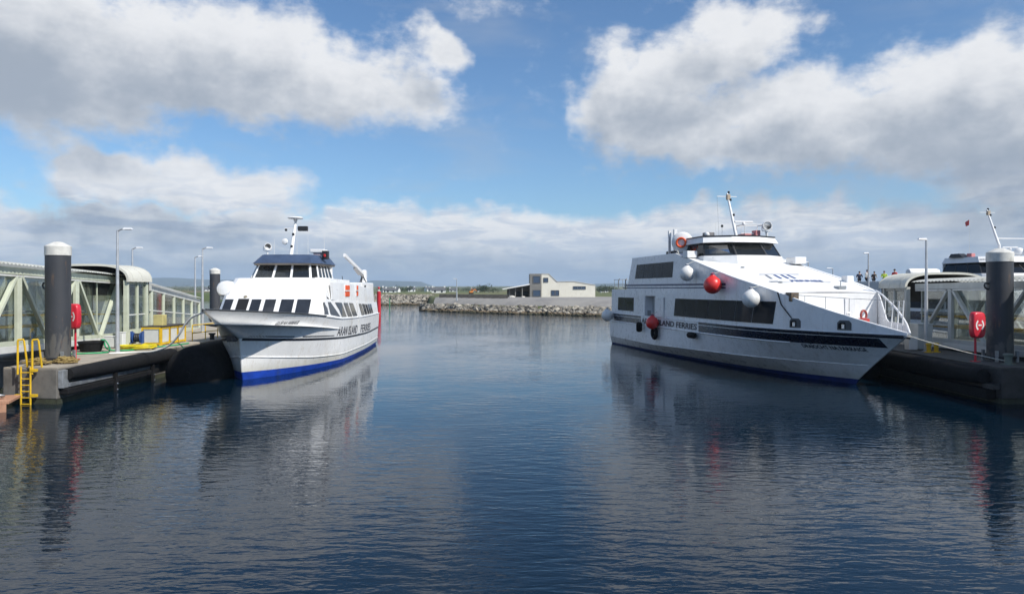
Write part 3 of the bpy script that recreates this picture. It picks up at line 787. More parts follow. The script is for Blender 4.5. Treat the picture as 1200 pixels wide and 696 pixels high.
# right pontoon
rp = empty('pontoon', (24, 34, 0), 0, 'dark shaded concrete pontoon at the bow of the large ferry', 'pontoon')
def RP(o): o.location = (-24, -34, 0); return o
PR = [(22.7, 33.6), (36, 33.6), (36, 100), (22.7, 100)]
RP(poly_prism(PR, .22, DECK - .06).build('hull', SHADECONC, rp, bevel=.05))
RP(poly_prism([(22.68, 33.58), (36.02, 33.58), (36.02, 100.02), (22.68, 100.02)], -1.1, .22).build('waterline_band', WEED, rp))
RP(poly_prism([(22.72, 33.62), (35.98, 33.62), (35.98, 99.9), (22.72, 99.9)], DECK - .06, DECK).build('deck', SHADEDECK, rp))
RP(long_fender(rp, 22.3, -1, 34.3, 92, 1.18, .52))
b = MB(); b.box(22.25, 22.7, 34.0, 92, .15, .62); RP(b.build('rubber_strip', BLACK, rp, bevel=.04))
b = MB(); b.box(22.36, 22.7, 33.7, 34.5, .64, .90); RP(b.build('steel_rail', DARK, rp, bevel=.02))
fender_shadow_form(21.35, 43.5, 53, 1.1, .55, 'huge black foam fender lying between right pontoon and large ferry')

# ------------------------------------------------------------------ piles
def pile(x, y, top, r, label, base=-3.0):
    o = empty('mooring_pile', (x, y, DECK), 0, label, 'pile', 'steel mooring piles with white caps')
    z = lambda q: q - DECK
    b = MB(); b.lathe([(r, z(base)), (r, z(2)), (r, z(4)), (r, z(top - .62))], 40); b.build('shaft', PILE, o, smooth=40)
    b = MB(); b.lathe([(r * 1.045, z(top - .72)), (r * 1.045, z(top - .28)), (r * 1.0, z(top - .24)), (r * .35, z(top - .05)), (.03, z(top - .03))], 40); b.build('cap', CAPW, o, smooth=30)
    b = MB(); b.tube([(-r * 1.0, 0, z(5.6)), (-r - .16, 0, z(5.62)), (-r - .2, 0, z(5.5)), (-r - .15, 0, z(5.36)), (-r * 1.0, 0, z(5.3))], .045, 8); b.build('pad_eye', DARK, o, smooth=40)
    if base == -3.0:
        b = MB(); b.torus((0, 0, .22), (0, 0, 1), r + .12, .05, 36, 8); b.build('guide_ring', DARK, o, smooth=60)
        for k in range(4):
            a = .8 + k * math.pi / 2; c, q = math.cos(a), math.sin(a)
            b = MB(); b.bar(((r + .14) * c, (r + .14) * q, 0), ((r + .14) * c, (r + .14) * q, .55), .12, .12); b.build('guide_bracket', STEEL, o)
    return o
pile(-22.75, 36.35, 7.72, .57, 'near dark grey mooring pile with white cap beside the yellow ladder')
pile(-34.4, 84, 7.75, .57, 'far dark mooring pile with white cap seen behind the white-domed ferry bow')
pile(24.72, 36.75, 7.42, .585, 'dark mooring pile with white cap on the right-hand pontoon')

# ------------------------------------------------------------------ ladder on the left pontoon
def ladder():
    o = empty('ladder', (-22.38, 33.4, 0), 0, 'yellow steel ladder with tall hand hoops on the pontoon end', 'ladder')
    for s in (-1, 1):
        b = MB(); b.tube([(s * .22, -.02, -.9), (s * .22, -.02, 1.75)], .04, 8); b.build('rail', YELLOW, o, smooth=40)
    for k in range(8):
        b = MB(); b.tube([(-.22, -.02, -.55 + k * .29), (.22, -.02, -.55 + k * .29)], .024, 8); b.build('rung', YELLOW, o, smooth=40)
    for cx in (-.25, .42):
        b = MB(); b.tube([(cx - .13, .0, 1.4), (cx - .13, 0, 2.92), (cx - .11, 0, 2.98), (cx + .09, .05, 3.0), (cx + .12, .06, 2.93), (cx + .12, .3, 1.7)], .045, 8); b.build('hand_hoop', YELLOW, o, smooth=40)
    for zz, s in ((1.58, 1), (.42, 1), (.42, -1)):
        b = MB(); b.box(s * .22 if s > 0 else -.5, .48 if s > 0 else -.22, -.06, .12, zz - .06, zz + .06); b.build('wall_bracket', YELLOW, o)
ladder()

# floating timber walkway at the left edge of the frame
def timber_float():
    o = empty('timber_float', (-24.1, 31.75, .16), R(22), 'weathered pink timber float lying low in the water by the ladder', 'float')
    for k in range(7):
        b = MB(); b.box(-2.4, 2.0, -1.1 + k * .32, -1.1 + k * .32 + .30, .18, .30); b.build('plank', PINKWOOD, o, bevel=.01)
    b = MB(); b.box(-2.3, 1.9, -1.14, -1.06, -.2, .175); b.build('edge_beam', PINKWOOD, o)
    b = MB(); b.torus((1.45, -.2, .44), (0, .3, 1), .16, .05, 16, 8); b.build('mooring_ring', STEEL, o, smooth=60)
timber_float()

# ------------------------------------------------------------------ lifebuoy cabinets
def lifebuoy(x, y, zc, label, tilt=0):
    o = empty('lifebuoy_cabinet', (x, y, DECK), tilt, label, 'lifebuoy', 'red lifebuoy cabinets on the pontoons')
    z = zc - DECK
    b = MB(); b.tube([(0, .06, 0), (0, .06, z + .3)], .055, 10); b.build('post', RED, o, smooth=40)
    b = MB(); b.box(-.16, .16, -.1, .22, 0, .03); b.build('base_plate', RED, o)
    # rounded cabinet
    n = 40; P = []
    for k in range(n):
        t = 2 * math.pi * k / n; c, s = math.cos(t), math.sin(t)
        P.append((math.copysign(abs(c) ** .45, c) * .385, math.copysign(abs(s) ** .55, s) * .66 * (1 - .05 * (s < 0) * abs(c))))
    rings = [(-.22, .86), (-.19, .96), (-.10, 1.0), (.05, 1.0), (.09, .9)]
    b = MB(); vs = []; fs = []
    for yy, q in rings: vs += [(u * q, yy, z + v * q) for u, v in P]
    for i in range(len(rings) - 1):
        for k in range(n): fs.append((i * n + k, i * n + (k + 1) % n, (i + 1) * n + (k + 1) % n, (i + 1) * n + k))
    fs += [tuple(range(n - 1, -1, -1)), tuple((len(rings) - 1) * n + k for k in range(n))]
    b.add(vs, fs); cb = b.build('cabinet', RED, o, smooth=50)
    WM = mat('white_emblem', (.78, .78, .76), .5)
    for s in (-1, 1):                                          # the two halves of the printed ring
        b = MB(); pts_o = []; pts_i = []
        for k in range(13):
            t = R(-58 + 116 * k / 12)
            pts_o.append((s * (.245 * math.cos(t)), -.226, z + .30 * math.sin(t))); pts_i.append((s * (.165 * math.cos(t)), -.226, z + .21 * math.sin(t)))
        vs = pts_o + pts_i; fs = [(k, k + 1, 13 + k + 1, 13 + k) for k in range(12)]
        b.add(vs, fs); b.build('ring_emblem', WM, cb)
    b = MB(); b.box(-.10, .10, -.227, -.223, z - .035, z + .035); b.build('emblem_bar', WM, cb)
lifebuoy(-22.65, 37.55, 3.9, 'red lifebuoy cabinet on a red post by the left pile', R(-14))
lifebuoy(23.3, 36.4, 3.52, 'red lifebuoy cabinet on a red post by the right pile', R(12))

# ------------------------------------------------------------------ lamp posts
LG = 'slim steel lamp posts on the pontoons'
lamp_post(-22.3, 41, DECK, 6.95, .10, 1, 'nearest steel lamp post on the left pontoon beside the hoses', LG)
lamp_post(-25.6, 60, DECK, 6.95, .10, 1, 'lamp post rising just left of the blue-roofed ferry bow', LG)
lamp_post(-33.2, 76, DECK, 6.95, .10, 1, 'thin lamp post left of the far white-capped pile', LG)
lamp_post(-31.4, 60, DECK, 6.95, .10, 1, 'distant lamp post showing above the curved canopy of the left gangway', LG)
lamp_post(24.1, 42.2, DECK, 6.45, .10, -1, 'steel lamp post on the right pontoon in front of the covered gangway', LG, .1)
lamp_post(34.4, 70, DECK, 7.0, .10, -1, 'lamp post rising between the people on the vessel behind the large ferry', LG, .1)
lamp_post(38.4, 94, DECK, 7.0, .10, -1, 'faint lamp post seen over the white foredeck of the large ferry', LG, .1)
lamp_post(46.0, 104, DECK, 6.5, .10, -1, 'distant lamp post above the bow edge of the large ferry', LG, .5)

# ------------------------------------------------------------------ covered gangways
def gangway(name, p0, p1, zb0, zb1, zt0, zt1, node, nodes, inner, steel, label):
    """covered truss bridge: p0 near end, p1 far end (front truss line); inner: offset to the rear truss"""
    o = empty(name, (p0[0], p0[1], 0), 0, label, 'gangway', 'covered gangways')
    p0v, p1v = Vector((p0[0], p0[1], 0)), Vector((p1[0], p1[1], 0)); L = (p1v - p0v).length; d = (p1v - p0v) / L
    off = -p0v
    iv = Vector((inner, 0, 0)); sgn = 1 if inner > 0 else -1; out = Vector((-sgn, 0, 0))
    zb = lambda u: zb0 + (zb1 - zb0) * u / L
    zt = lambda u: zt0 + (zt1 - zt0) * u / L
    def pt(u, v, dz=0.0, side=0): return p0v + d * u + iv * side + off + Vector((0, 0, v + dz))
    for side in (0, 1):
        b = MB(); b.bar(pt(0, zb(0), .17, side), pt(L, zb(L), .17, side), .22, .34); b.build('bottom_chord', SHEET if side == 0 else steel, o, bevel=.015)
        b = MB(); b.bar(pt(0, zb(0), .46, side), pt(L, zb(L), .46, side), .16, .22); b.build('kick_rail', steel, o)
        b = MB(); b.bar(pt(0, zt(0), -.40, side), pt(L, zt(L), -.40, side), .26, .36); b.build('top_chord', steel, o, bevel=.015)
        b = MB(); b.bar(pt(0, zt(0), -.64, side) + out * .05, pt(L, zt(L), -.64, side) + out * .05, .12, .08); b.build('light_trim', SHEET, o)
        ns = [q for q in node if 0 <= q <= L]
        for i, u in enumerate(ns):
            wd = .34 if side == 0 else .22
            b = MB(); b.bar(pt(u, zb(u), .5, side), pt(u, zt(u), -.6, side), .18, wd, (0, 1, 0)); b.build('post', steel, o, bevel=.01)
            for s in (-1, 1):
                um = u + s * (nodes / 2 - .18)
                if 0 <= um <= L:
                    b = MB(); b.bar(pt(um, zb(um), .45, side), pt(u + s * .2, zt(u), -.6, side), .15, .22 if side == 0 else .14, (1, 0, 0)); b.build('brace', steel, o, bevel=.01)
        # glass between posts, in bays
        edges = [0] + sorted(ns + [q + nodes / 2 for q in ns if q + nodes / 2 < L]) + [L]
        inn = iv.normalized() * (.14 if side == 0 else -.14)
        for a, c in zip(edges, edges[1:]):
            if c - a < .5: continue
            b = MB(); P = [pt(a + .04, zb(a), .56, side) + inn, pt(c - .04, zb(c), .56, side) + inn, pt(c - .04, zt(c), -.62, side) + inn, pt(a + .04, zt(a), -.62, side) + inn]
            b.plate(P, .012); b.build('glass_panel', CLEAR, o)
            b = MB(); b.bar(pt(c, zb(c), .5, side) + inn, pt(c, zt(c), -.6, side) + inn, .05, .06, (0, 1, 0)); b.build('mullion', steel, o)
        b = MB(); b.tube([pt(0, zb(0), 2.05, side) - out * .0 + inn * 1.6, pt(L, zb(L), 2.05, side) + inn * 1.6], .035, 8); b.build('handrail', SHEET, o, smooth=40)
        for hh in (1.25, 1.85):
            b = MB(); b.tube([pt(0, zb(0), hh, side) + inn * 2.2, pt(L, zb(L), hh, side) + inn * 2.2], .05, 8); b.build('yellow_rail', YELLOW, o, smooth=40)
    b = MB(); b.bar(pt(0, zb(0), .36, .5), pt(L, zb(L), .36, .5), abs(inner) - .3, .1); b.build('floor', DECKC, o)
    k = 0; u = 1.0
    while u < L:                                               # cross beams under the floor and roof
        b = MB(); b.bar(pt(u, zb(u), .2, 0), pt(u, zb(u), .2, 1), .14, .2); b.build('cross_beam', steel, o)
        b = MB(); b.bar(pt(u, zt(u), -.34, 0), pt(u, zt(u), -.34, 1), .1, .12); b.build('roof_beam', steel, o); u += nodes / 2
    # corrugated roof with a shallow curve, eaves overhanging the trusses
    rows = []; N = int(L / .09)
    for i in range(N + 1):
        u = L * i / N; cor = .028 * (1 if (i // 2) % 2 == 0 else -1)
        r = []
        for q in (-.16, -.08, 0, .25, .5, .75, 1.0, 1.08, 1.16):
            rise = .28 * (1 - (2 * q - 1) ** 2 / 1.75)
            r.append(pt(u, zt(u), -.10 + rise * .7 + cor, q))
        rows.append(r)
    b = MB(); b.grid(rows); b.build('roof_sheet', ROOFSHEET, o)
    return o
# left: runs back and slightly down to the pontoon
gangway('gangway', (-22.6, 21.5), (-26.9, 50.6), 2.60, 1.72, 6.93, 6.30, [8.6, 15.1, 21.6, 28.1], 6.5, -2.5, PALEGREEN, 'pale green glazed gangway with corrugated white roof behind the left pile')
gangway('gangway', (25.9, 18.0), (25.9, 46.4), 2.15, 1.74, 6.15, 5.86, [5.0, 11.6, 18.2, 24.8], 6.6, 2.5, PALEGREY, 'grey glazed gangway with corrugated white roof behind the right pile')

def canopy(x0, x1, y0, y1, zs, zt, label, facing, steel):
    """barrel-roofed landing shelter: curved sheet on posts with a dark lining"""
    o = empty('landing_canopy', ((x0 + x1) / 2, (y0 + y1) / 2, DECK), 0, label, 'canopy', 'curved landing canopies')
    cx = (x0 + x1) / 2; cy = (y0 + y1) / 2
    hw = (x1 - x0) / 2; N = 28; nseg = 5
    def arc(t, rad=0.0):                                       # t in 0..1 across the width; flat crown with tight shoulders
        a = math.pi * (1 - t); c, s = math.cos(a), math.sin(a)
        return math.copysign(abs(c) ** .62, c) * (hw + rad), abs(s) ** .80 * (zt - zs + rad)
    for k in range(nseg):                                      # the sheet in lapped strips
        ya = y0 + (y1 - y0) * k / nseg - cy; yb = y0 + (y1 - y0) * (k + 1) / nseg - cy - .015
        rows = []
        for i in range(N + 1):
            u, v = arc(i / N, .012 * (k % 2)); rows.append([(u, ya, zs - DECK + v), (u, (ya + yb) / 2, zs - DECK + v + .012), (u, yb, zs - DECK + v)])
        b = MB(); b.sheet(rows, .03); b.build('roof_strip', CREAMSHEET, o, smooth=50)
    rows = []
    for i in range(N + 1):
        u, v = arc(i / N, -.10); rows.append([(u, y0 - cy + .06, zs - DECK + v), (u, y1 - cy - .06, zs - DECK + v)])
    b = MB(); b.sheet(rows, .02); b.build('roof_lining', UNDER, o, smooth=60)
    for yy in (y0 - cy, y1 - cy):                              # edge arches
        P = [(arc(i / N, .03), arc(i / N, -.11)) for i in range(N + 1)]
        b = MB(); vs = []
        for (a, c) in P: vs += [(a[0], yy - .03, zs - DECK + a[1]), (c[0], yy - .03, zs - DECK + c[1]), (c[0], yy + .04, zs - DECK + c[1]), (a[0], yy + .04, zs - DECK + a[1])]
        fs = []
        for i in range(N):
            for q in range(4): fs.append((i * 4 + q, i * 4 + (q + 1) % 4, (i + 1) * 4 + (q + 1) % 4, (i + 1) * 4 + q))
        fs += [(0, 1, 2, 3), (N * 4 + 3, N * 4 + 2, N * 4 + 1, N * 4)]
        b.add(vs, fs); b.build('edge_arch', CREAMSHEET, o)
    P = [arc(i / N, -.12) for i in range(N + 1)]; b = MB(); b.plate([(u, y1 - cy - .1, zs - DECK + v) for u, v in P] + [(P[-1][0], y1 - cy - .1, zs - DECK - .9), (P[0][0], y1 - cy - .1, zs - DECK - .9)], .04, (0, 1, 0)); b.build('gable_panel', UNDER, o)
    for sx in (-1, 1):
        for yy, wd in ((y0 - cy + .25, .26), (cy * 0 + .1, .16), (y1 - cy - .25, .26)):
            b = MB(); b.box(sx * (hw - .28) - wd / 2, sx * (hw - .28) + wd / 2, yy - wd / 2, yy + wd / 2, 0, zs - DECK + .1); b.build('post', steel, o, bevel=.01)
        b = MB(); b.box(sx * (hw - .30) - .05, sx * (hw - .30) + .05, y0 - cy + .2, y1 - cy - .2, zs - DECK - .16, zs - DECK); b.build('side_beam', steel, o)
        for ya, yb in ((y0 - cy + .4, 0), (.2, y1 - cy - .4)):
            b = MB(); b.box(sx * (hw - .28) - .008, sx * (hw - .28) + .008, ya, yb, 1.0, zs - DECK - .18); b.build('glass_panel', CLEAR, o)
            b = MB(); b.box(sx * (hw - .28) - .03, sx * (hw - .28) + .03, ya, yb, .1, .98); b.build('lower_panel', steel, o)
        b = MB(); b.box(sx * (hw - .30) - .03, sx * (hw - .30) + .03, y0 - cy + .2, y1 - cy - .2, 1.9, 1.97); b.build('handrail', SHEET, o)
    return o
canopy(-30.3, -24.85, 47.0, 50.0, 5.78, 6.92, 'cream barrel-roofed landing canopy at the end of the left gangway', 1, PALEGREEN)
canopy(25.25, 30.6, 46.6, 49.9, 5.34, 6.36, 'grey barrel-roofed landing canopy beside the bow of the large ferry', -1, PALEGREY)

# covered ramp going down behind the left canopy
def ramp():
    o = empty('covered_ramp', (-25, 50.4, DECK), 0, 'sloping covered ramp with open sides running down behind the canopy', 'ramp')
    A = Vector((-25.2, 50.5, 0)); B = Vector((-29.3, 68.0, 0)); L = (B - A).length; d = (B - A) / L; iv = Vector((-2.2, 0, 0)); off = Vector((25, -50.4, -DECK))
    zr = lambda u: 5.72 - 1.22 * u / L
    def pt(u, z, s=0): return A + d * u + iv * s + off + Vector((0, 0, z))
    b = MB(); rows = []; N = 120
    for i in range(N + 1):
        u = L * i / N; c = .02 * (1 if (i // 2) % 2 else -1); rows.append([pt(u, zr(u) + c + .12 * (1 - (2 * q - 1) ** 2), q) for q in (-.14, 0, .5, 1, 1.14)])
    b.grid(rows); b.build('roof_sheet', ROOFSHEET, o)
    for s in (0, 1):
        b = MB(); b.bar(pt(0, zr(0) - .32, s), pt(L, zr(L) - .32, s), .16, .3); b.build('eaves_beam', PALEGREY, o)
        b = MB(); b.bar(pt(0, zr(0) - .5, s), pt(L, zr(L) - .5, s), .18, .06); b.build('light_trim', SHEET, o)
        for k in range(6):
            u = .3 + k * (L - .6) / 5; b = MB(); b.bar(pt(u, .9 if k < 2 else .3, s), pt(u, zr(u) - .4, s), .14, .32, (0, 1, 0)); b.build('post', PALEGREEN, o, bevel=.01)
        b = MB(); b.tube([pt(0, zr(0) - 1.9, s), pt(L, zr(L) - 1.65, s)], .045, 8); b.build('handrail', SHEET, o, smooth=40)
        b = MB(); b.bar(pt(0, zr(0) - 3.3, s), pt(L, zr(L) - 3.05, s), .12, .5); b.build('side_panel', PALEGREEN, o)
        for k in range(5):
            u0 = .5 + k * (L - .6) / 5; u1 = u0 + (L - .6) / 5 - .4
            b = MB(); b.plate([pt(u0, zr(u0) - 3.0, s), pt(u1, zr(u1) - 3.0, s), pt(u1, zr(u1) - .55, s), pt(u0, zr(u0) - .55, s)], .012); b.build('glass_panel', CLEAR, o)
    b = MB(); b.bar(pt(0, zr(0) - 3.5, .5), pt(L, zr(L) - 3.3, .5), 2.1, .1); b.build('floor', DECKC, o)
ramp()

# ------------------------------------------------------------------ things on the left pontoon
def yellow_enclosure():
    o = empty('barrier_enclosure', (-22.6, 46.6, DECK), 0, 'yellow-framed enclosure with pale infill panels on the left pontoon', 'enclosure')
    def panel(ax, ay, bx, by, zt, zb=.12):
        d = Vector((bx - ax, by - ay, 0)).normalized(); a = Vector((ax, ay, 0)); c = Vector((bx, by, 0))
        for p, q in ((a + Vector((0, 0, zt)), c + Vector((0, 0, zt))), (a + Vector((0, 0, zb)), c + Vector((0, 0, zb)))):
            b = MB(); b.bar(p, q, .09, .12); b.build('frame_rail', YELLOW, o)
        for p in (a, c):
            b = MB(); b.bar(p, p + Vector((0, 0, zt + .04)), .1, .1); b.build('frame_post', YELLOW, o)
        b = MB(); p, q = a + d * .09, c - d * .09
        b.plate([p + Vector((0, 0, zb + .08)), q + Vector((0, 0, zb + .08)), q + Vector((0, 0, zt - .08)), p + Vector((0, 0, zt - .08))], .03); b.build('infill_panel', PANEL, o)
    panel(-1.15, 0, 0, 0, 1.12); 
    for k in range(3): panel(.02, .1 + k * 1.15, .02, 1.2 + k * 1.15, 1.12)
    b = MB(); b.box(-1.25, .12, -.06, 3.7, 1.19, 1.24); b.build('top_board', mat('dark_top_board', (.06, .055, .05), .7), o)
    b = MB(); b.box(-.75, -.15, .6, 1.2, 1.25, 1.95); b.build('cabinet', mat('pale_yellow_box', (.55, .48, .20), .6, vary=.2), o, bevel=.02)
yellow_enclosure()
def barrier(x, y, L_, rz, label):
    o = empty('safety_barrier', (x, y, DECK), rz, label, 'barrier', 'yellow safety barriers')
    for k in range(4):
        b = MB(); b.tube([(k * L_ / 3, 0, 0), (k * L_ / 3, 0, 1.1)], .035, 8); b.build('post', YELLOW, o, smooth=40)
    for zz in (.55, 1.1):
        b = MB(); b.tube([(0, 0, zz), (L_, 0, zz)], .035, 8); b.build('rail', YELLOW, o, smooth=40)
barrier(-22.3, 50.6, 5.2, R(84), 'yellow tubular safety barrier running from the enclosure towards the ferry bow')

def bezier_tube(pts, r, n=60):
    P = [Vector(p) for p in pts]; out = []
    for i in range(len(P) - 1):
        a, b_, c, d = P[max(i - 1, 0)], P[i], P[i + 1], P[min(i + 2, len(P) - 1)]
        for k in range(6):
            t = k / 6; out.append(.5 * ((2 * b_) + (-a + c) * t + (2 * a - 5 * b_ + 4 * c - d) * t * t + (-a + 3 * b_ - 3 * c + d) * t ** 3))
    out.append(P[-1]); return out
def hose(name, pts, r, m, label, cat):
    b = MB(); b.tube(bezier_tube(pts, r), r, 8); o = b.build(name, m, None, smooth=60); tag(o, label, cat); return o
z = DECK + .05
rr = np.random.RandomState(12)
coil = []
for k in range(44):
    a = k * .62; r_ = .75 + .22 * math.sin(k * .37) + rr.rand() * .1
    coil.append((-22.55 + r_ * 1.15 * math.cos(a), 43.6 + r_ * .8 * math.sin(a), z + .005 * k + rr.rand() * .03))
hose('water_hose', coil, .042, YELLOWROPE, 'yellow hose lying in a loose coil on the pontoon deck', 'hose')
coil = [(-25.2, 41.2, z), (-24.6, 40.3, z), (-23.6, 40.6, z), (-23.1, 41.6, z + .02), (-24.2, 43.2, z + .5), (-24.6, 43.4, z + .55), (-24.2, 43.0, z + .5), (-23.4, 42.0, z + .1), (-22.6, 42.4, z)]
for k in range(26): coil.append((-23.0 + .9 * math.cos(k * .7) + .2 * rr.rand(), 44.5 + .7 * math.sin(k * .7) + .2 * rr.rand(), z + .004 * k))
coil += [(-22.0, 45.2, z), (-21.6, 46.5, z), (-21.4, 48, z)]
hose('water_hose', coil, .04, GREENHOSE, 'green hose looping from a black tub across the pontoon', 'hose')
hose('hose_end', [(-21.0, 45.5, 1.95), (-20.6, 45.1, 1.85), (-20.25, 44.9, 1.5), (-20.2, 44.7, 1.0), (-20.2, 44.6, .7)], .035, mat('dark_green_hose', (.02, .10, .06), .5), 'dark green hose end drooping over the black fender', 'hose')
def tub():
    o = empty('black_tub', (-24.5, 42.2, DECK), 0, 'black rubber tub standing behind the green hose', 'tub')
    b = MB(); b.lathe([(.45, 0), (.55, .05), (.66, .5), (.7, .52), (.7, .58), (.62, .58), (.52, .1), (.05, .08)], 26); b.build('body', BLACK, o, smooth=40)
    b = MB(); b.torus((0, 0, .57), (0, 0, 1), .67, .035); b.build('rim', BLACK, o, smooth=60)
tub()
for k, (x, y, w_, d_, h_, lb) in enumerate([(-24.05, 44.6, .42, .4, .95, 'narrow white service box beside the lamp post'), (-24.75, 44.8, .7, .45, .7, 'low cream locker next to the narrow white box')]):
    o = empty('service_box', (x, y, DECK), 0, lb, 'box')
    b = MB(); b.box(-w_ / 2, w_ / 2, -d_ / 2, d_ / 2, .05, h_); b.build('body', BWHITE, o, bevel=.02)
    b = MB(); b.box(-w_ / 2 + .04, w_ / 2 - .04, -d_ / 2 - .015, -d_ / 2 + .01, .1, h_ - .08); b.build('door', PANEL, o)
    b = MB(); b.box(-w_ / 2 - .02, w_ / 2 + .02, -d_ / 2 - .03, d_ / 2 + .02, h_, h_ + .04); b.build('lid', BWHITE, o)
def crate_pile():
    o = empty('hose_rack', (-23.4, 45.3, DECK), .2, 'blue hose rack with dark fittings left of the yellow enclosure', 'rack')
    b = MB()
    b.box(-.35, .35, -.25, .25, .0, .1); b.build('base', BLUEBOX, o)
    for s in (-1, 1):
        b = MB(); b.box(s * .32 - .03, s * .32 + .03, -.2, .2, .1, 1.0); b.build('side_frame', BLUEBOX, o)
    b = MB(); b.lathe([(.34, -.24), (.34, -.2), (.18, -.18), (.18, .18), (.34, .2), (.34, .24)], 20, (0, 0, .6), (1, 0, 0)); b.build('reel', BLUEBOX, o, smooth=40)
    b = MB(); b.torus((0, 0, .6), (1, 0, 0), .22, .06); b.torus((.1, 0, .6), (1, 0, 0), .22, .06); b.torus((-.1, 0, .6), (1, 0, 0), .22, .06); h = b.build('wound_hose', DARK, o, smooth=60); stuff(h)
crate_pile()
def rope_heap(x, y, w_, d_, seed, label):
    r = np.random.RandomState(seed); P = []
    for k in range(150):
        a = k * .55 + r.rand(); q = (.35 + .65 * r.rand()) * (1 - k / 260)
        P.append((x + w_ * q * math.cos(a), y + d_ * q * math.sin(a), DECK + .03 + k * .0016 + r.rand() * .08))
    b = MB(); b.tube(bezier_tube(P, .03), .032, 6); o = b.build('rope_heap', OLDROPE, None, smooth=60); tag(o, label, 'rope', 'heaps of old rope')
rope_heap(-22.75, 34.75, .75, .55, 3, 'heap of old brown rope between the ladder hoops and the pile')
rope_heap(-21.9, 35.6, .75, .6, 4, 'heap of old brown rope at the right foot of the left pile')
# bow line of the left ferry and the line of the right ferry
b = MB(); b.tube(bezier_tube([(-16.35, 38.8, 4.1), (-17.2, 39.2, 3.85), (-17.75, 39.4, 3.4), (-18.2, 39.6, 2.8), (-18.9, 39.9, 2.2), (-19.9, 40.3, 1.86), (-20.9, 40.8, 1.76), (-21.6, 40.8, 1.74), (-22.4, 40.3, 1.74)], .03), .055, 8); tag(b.build('mooring_rope', mat('white_rope_fibre', (.80, .79, .74), .8, vary=.1, vscale=3), None, smooth=180), 'white mooring rope dropping from the blue-roofed ferry to the pontoon', 'rope')
b = MB(); b.tube(catenary((19.9, 36.7, 3.0), (23.85, 35.0, 1.85), .08), .022, 8); tag(b.build('mooring_rope', ROPE, None, smooth=60), 'taut pale mooring rope from the large ferry bow to the right pontoon', 'rope')
def bollard(x, y, label, m, r=.17, h=.5):
    o = empty('bollard', (x, y, DECK), 0, label, 'bollard')
    b = MB(); b.lathe([(r, 0), (r, h * .8), (r * 1.35, h * .84), (r * 1.35, h), (r * .9, h + .04)], 16); b.build('post', m, o, smooth=40)
    b = MB(); b.lathe([(r * 1.9, 0), (r * 1.9, .04)], 16); b.build('base_plate', m, o)
bollard(23.95, 35.0, 'grey-green mooring bollard at the foot of the right pile', mat('green_grey_paint', (.16, .19, .16), .6, vary=.2))
bollard(23.9, 41.6, 'yellow bollard at the foot of the right lamp post', YELLOW, .12, .5)
bollard(24.45, 41.8, 'second yellow bollard to the right of the lamp post foot', YELLOW, .12, .5)
def bin_(x, y, w_, h_, label, m):
    o = empty('storage_bin', (x, y, DECK), 0, label, 'bin')
    b = MB(); b.hexa([(-w_ / 2, -w_ / 2, .06), (w_ / 2, -w_ / 2, .06), (w_ / 2, w_ / 2, .06), (-w_ / 2, w_ / 2, .06), (-w_ * .56, -w_ * .56, h_), (w_ * .56, -w_ * .56, h_), (w_ * .56, w_ * .56, h_), (-w_ * .56, w_ * .56, h_)]); b.build('body', m, o, bevel=.02)
    b = MB(); b.box(-w_ * .6, w_ * .6, -w_ * .6, w_ * .6, h_, h_ + .08); b.build('lid', m, o, bevel=.02)
bin_(24.6, 43.6, .8, 1.5, 'tall pale grey bin behind the right lamp post', PANEL)
bin_(23.6, 42.9, .5, .75, 'small pale box on the deck left of the right lamp post', BWHITE)

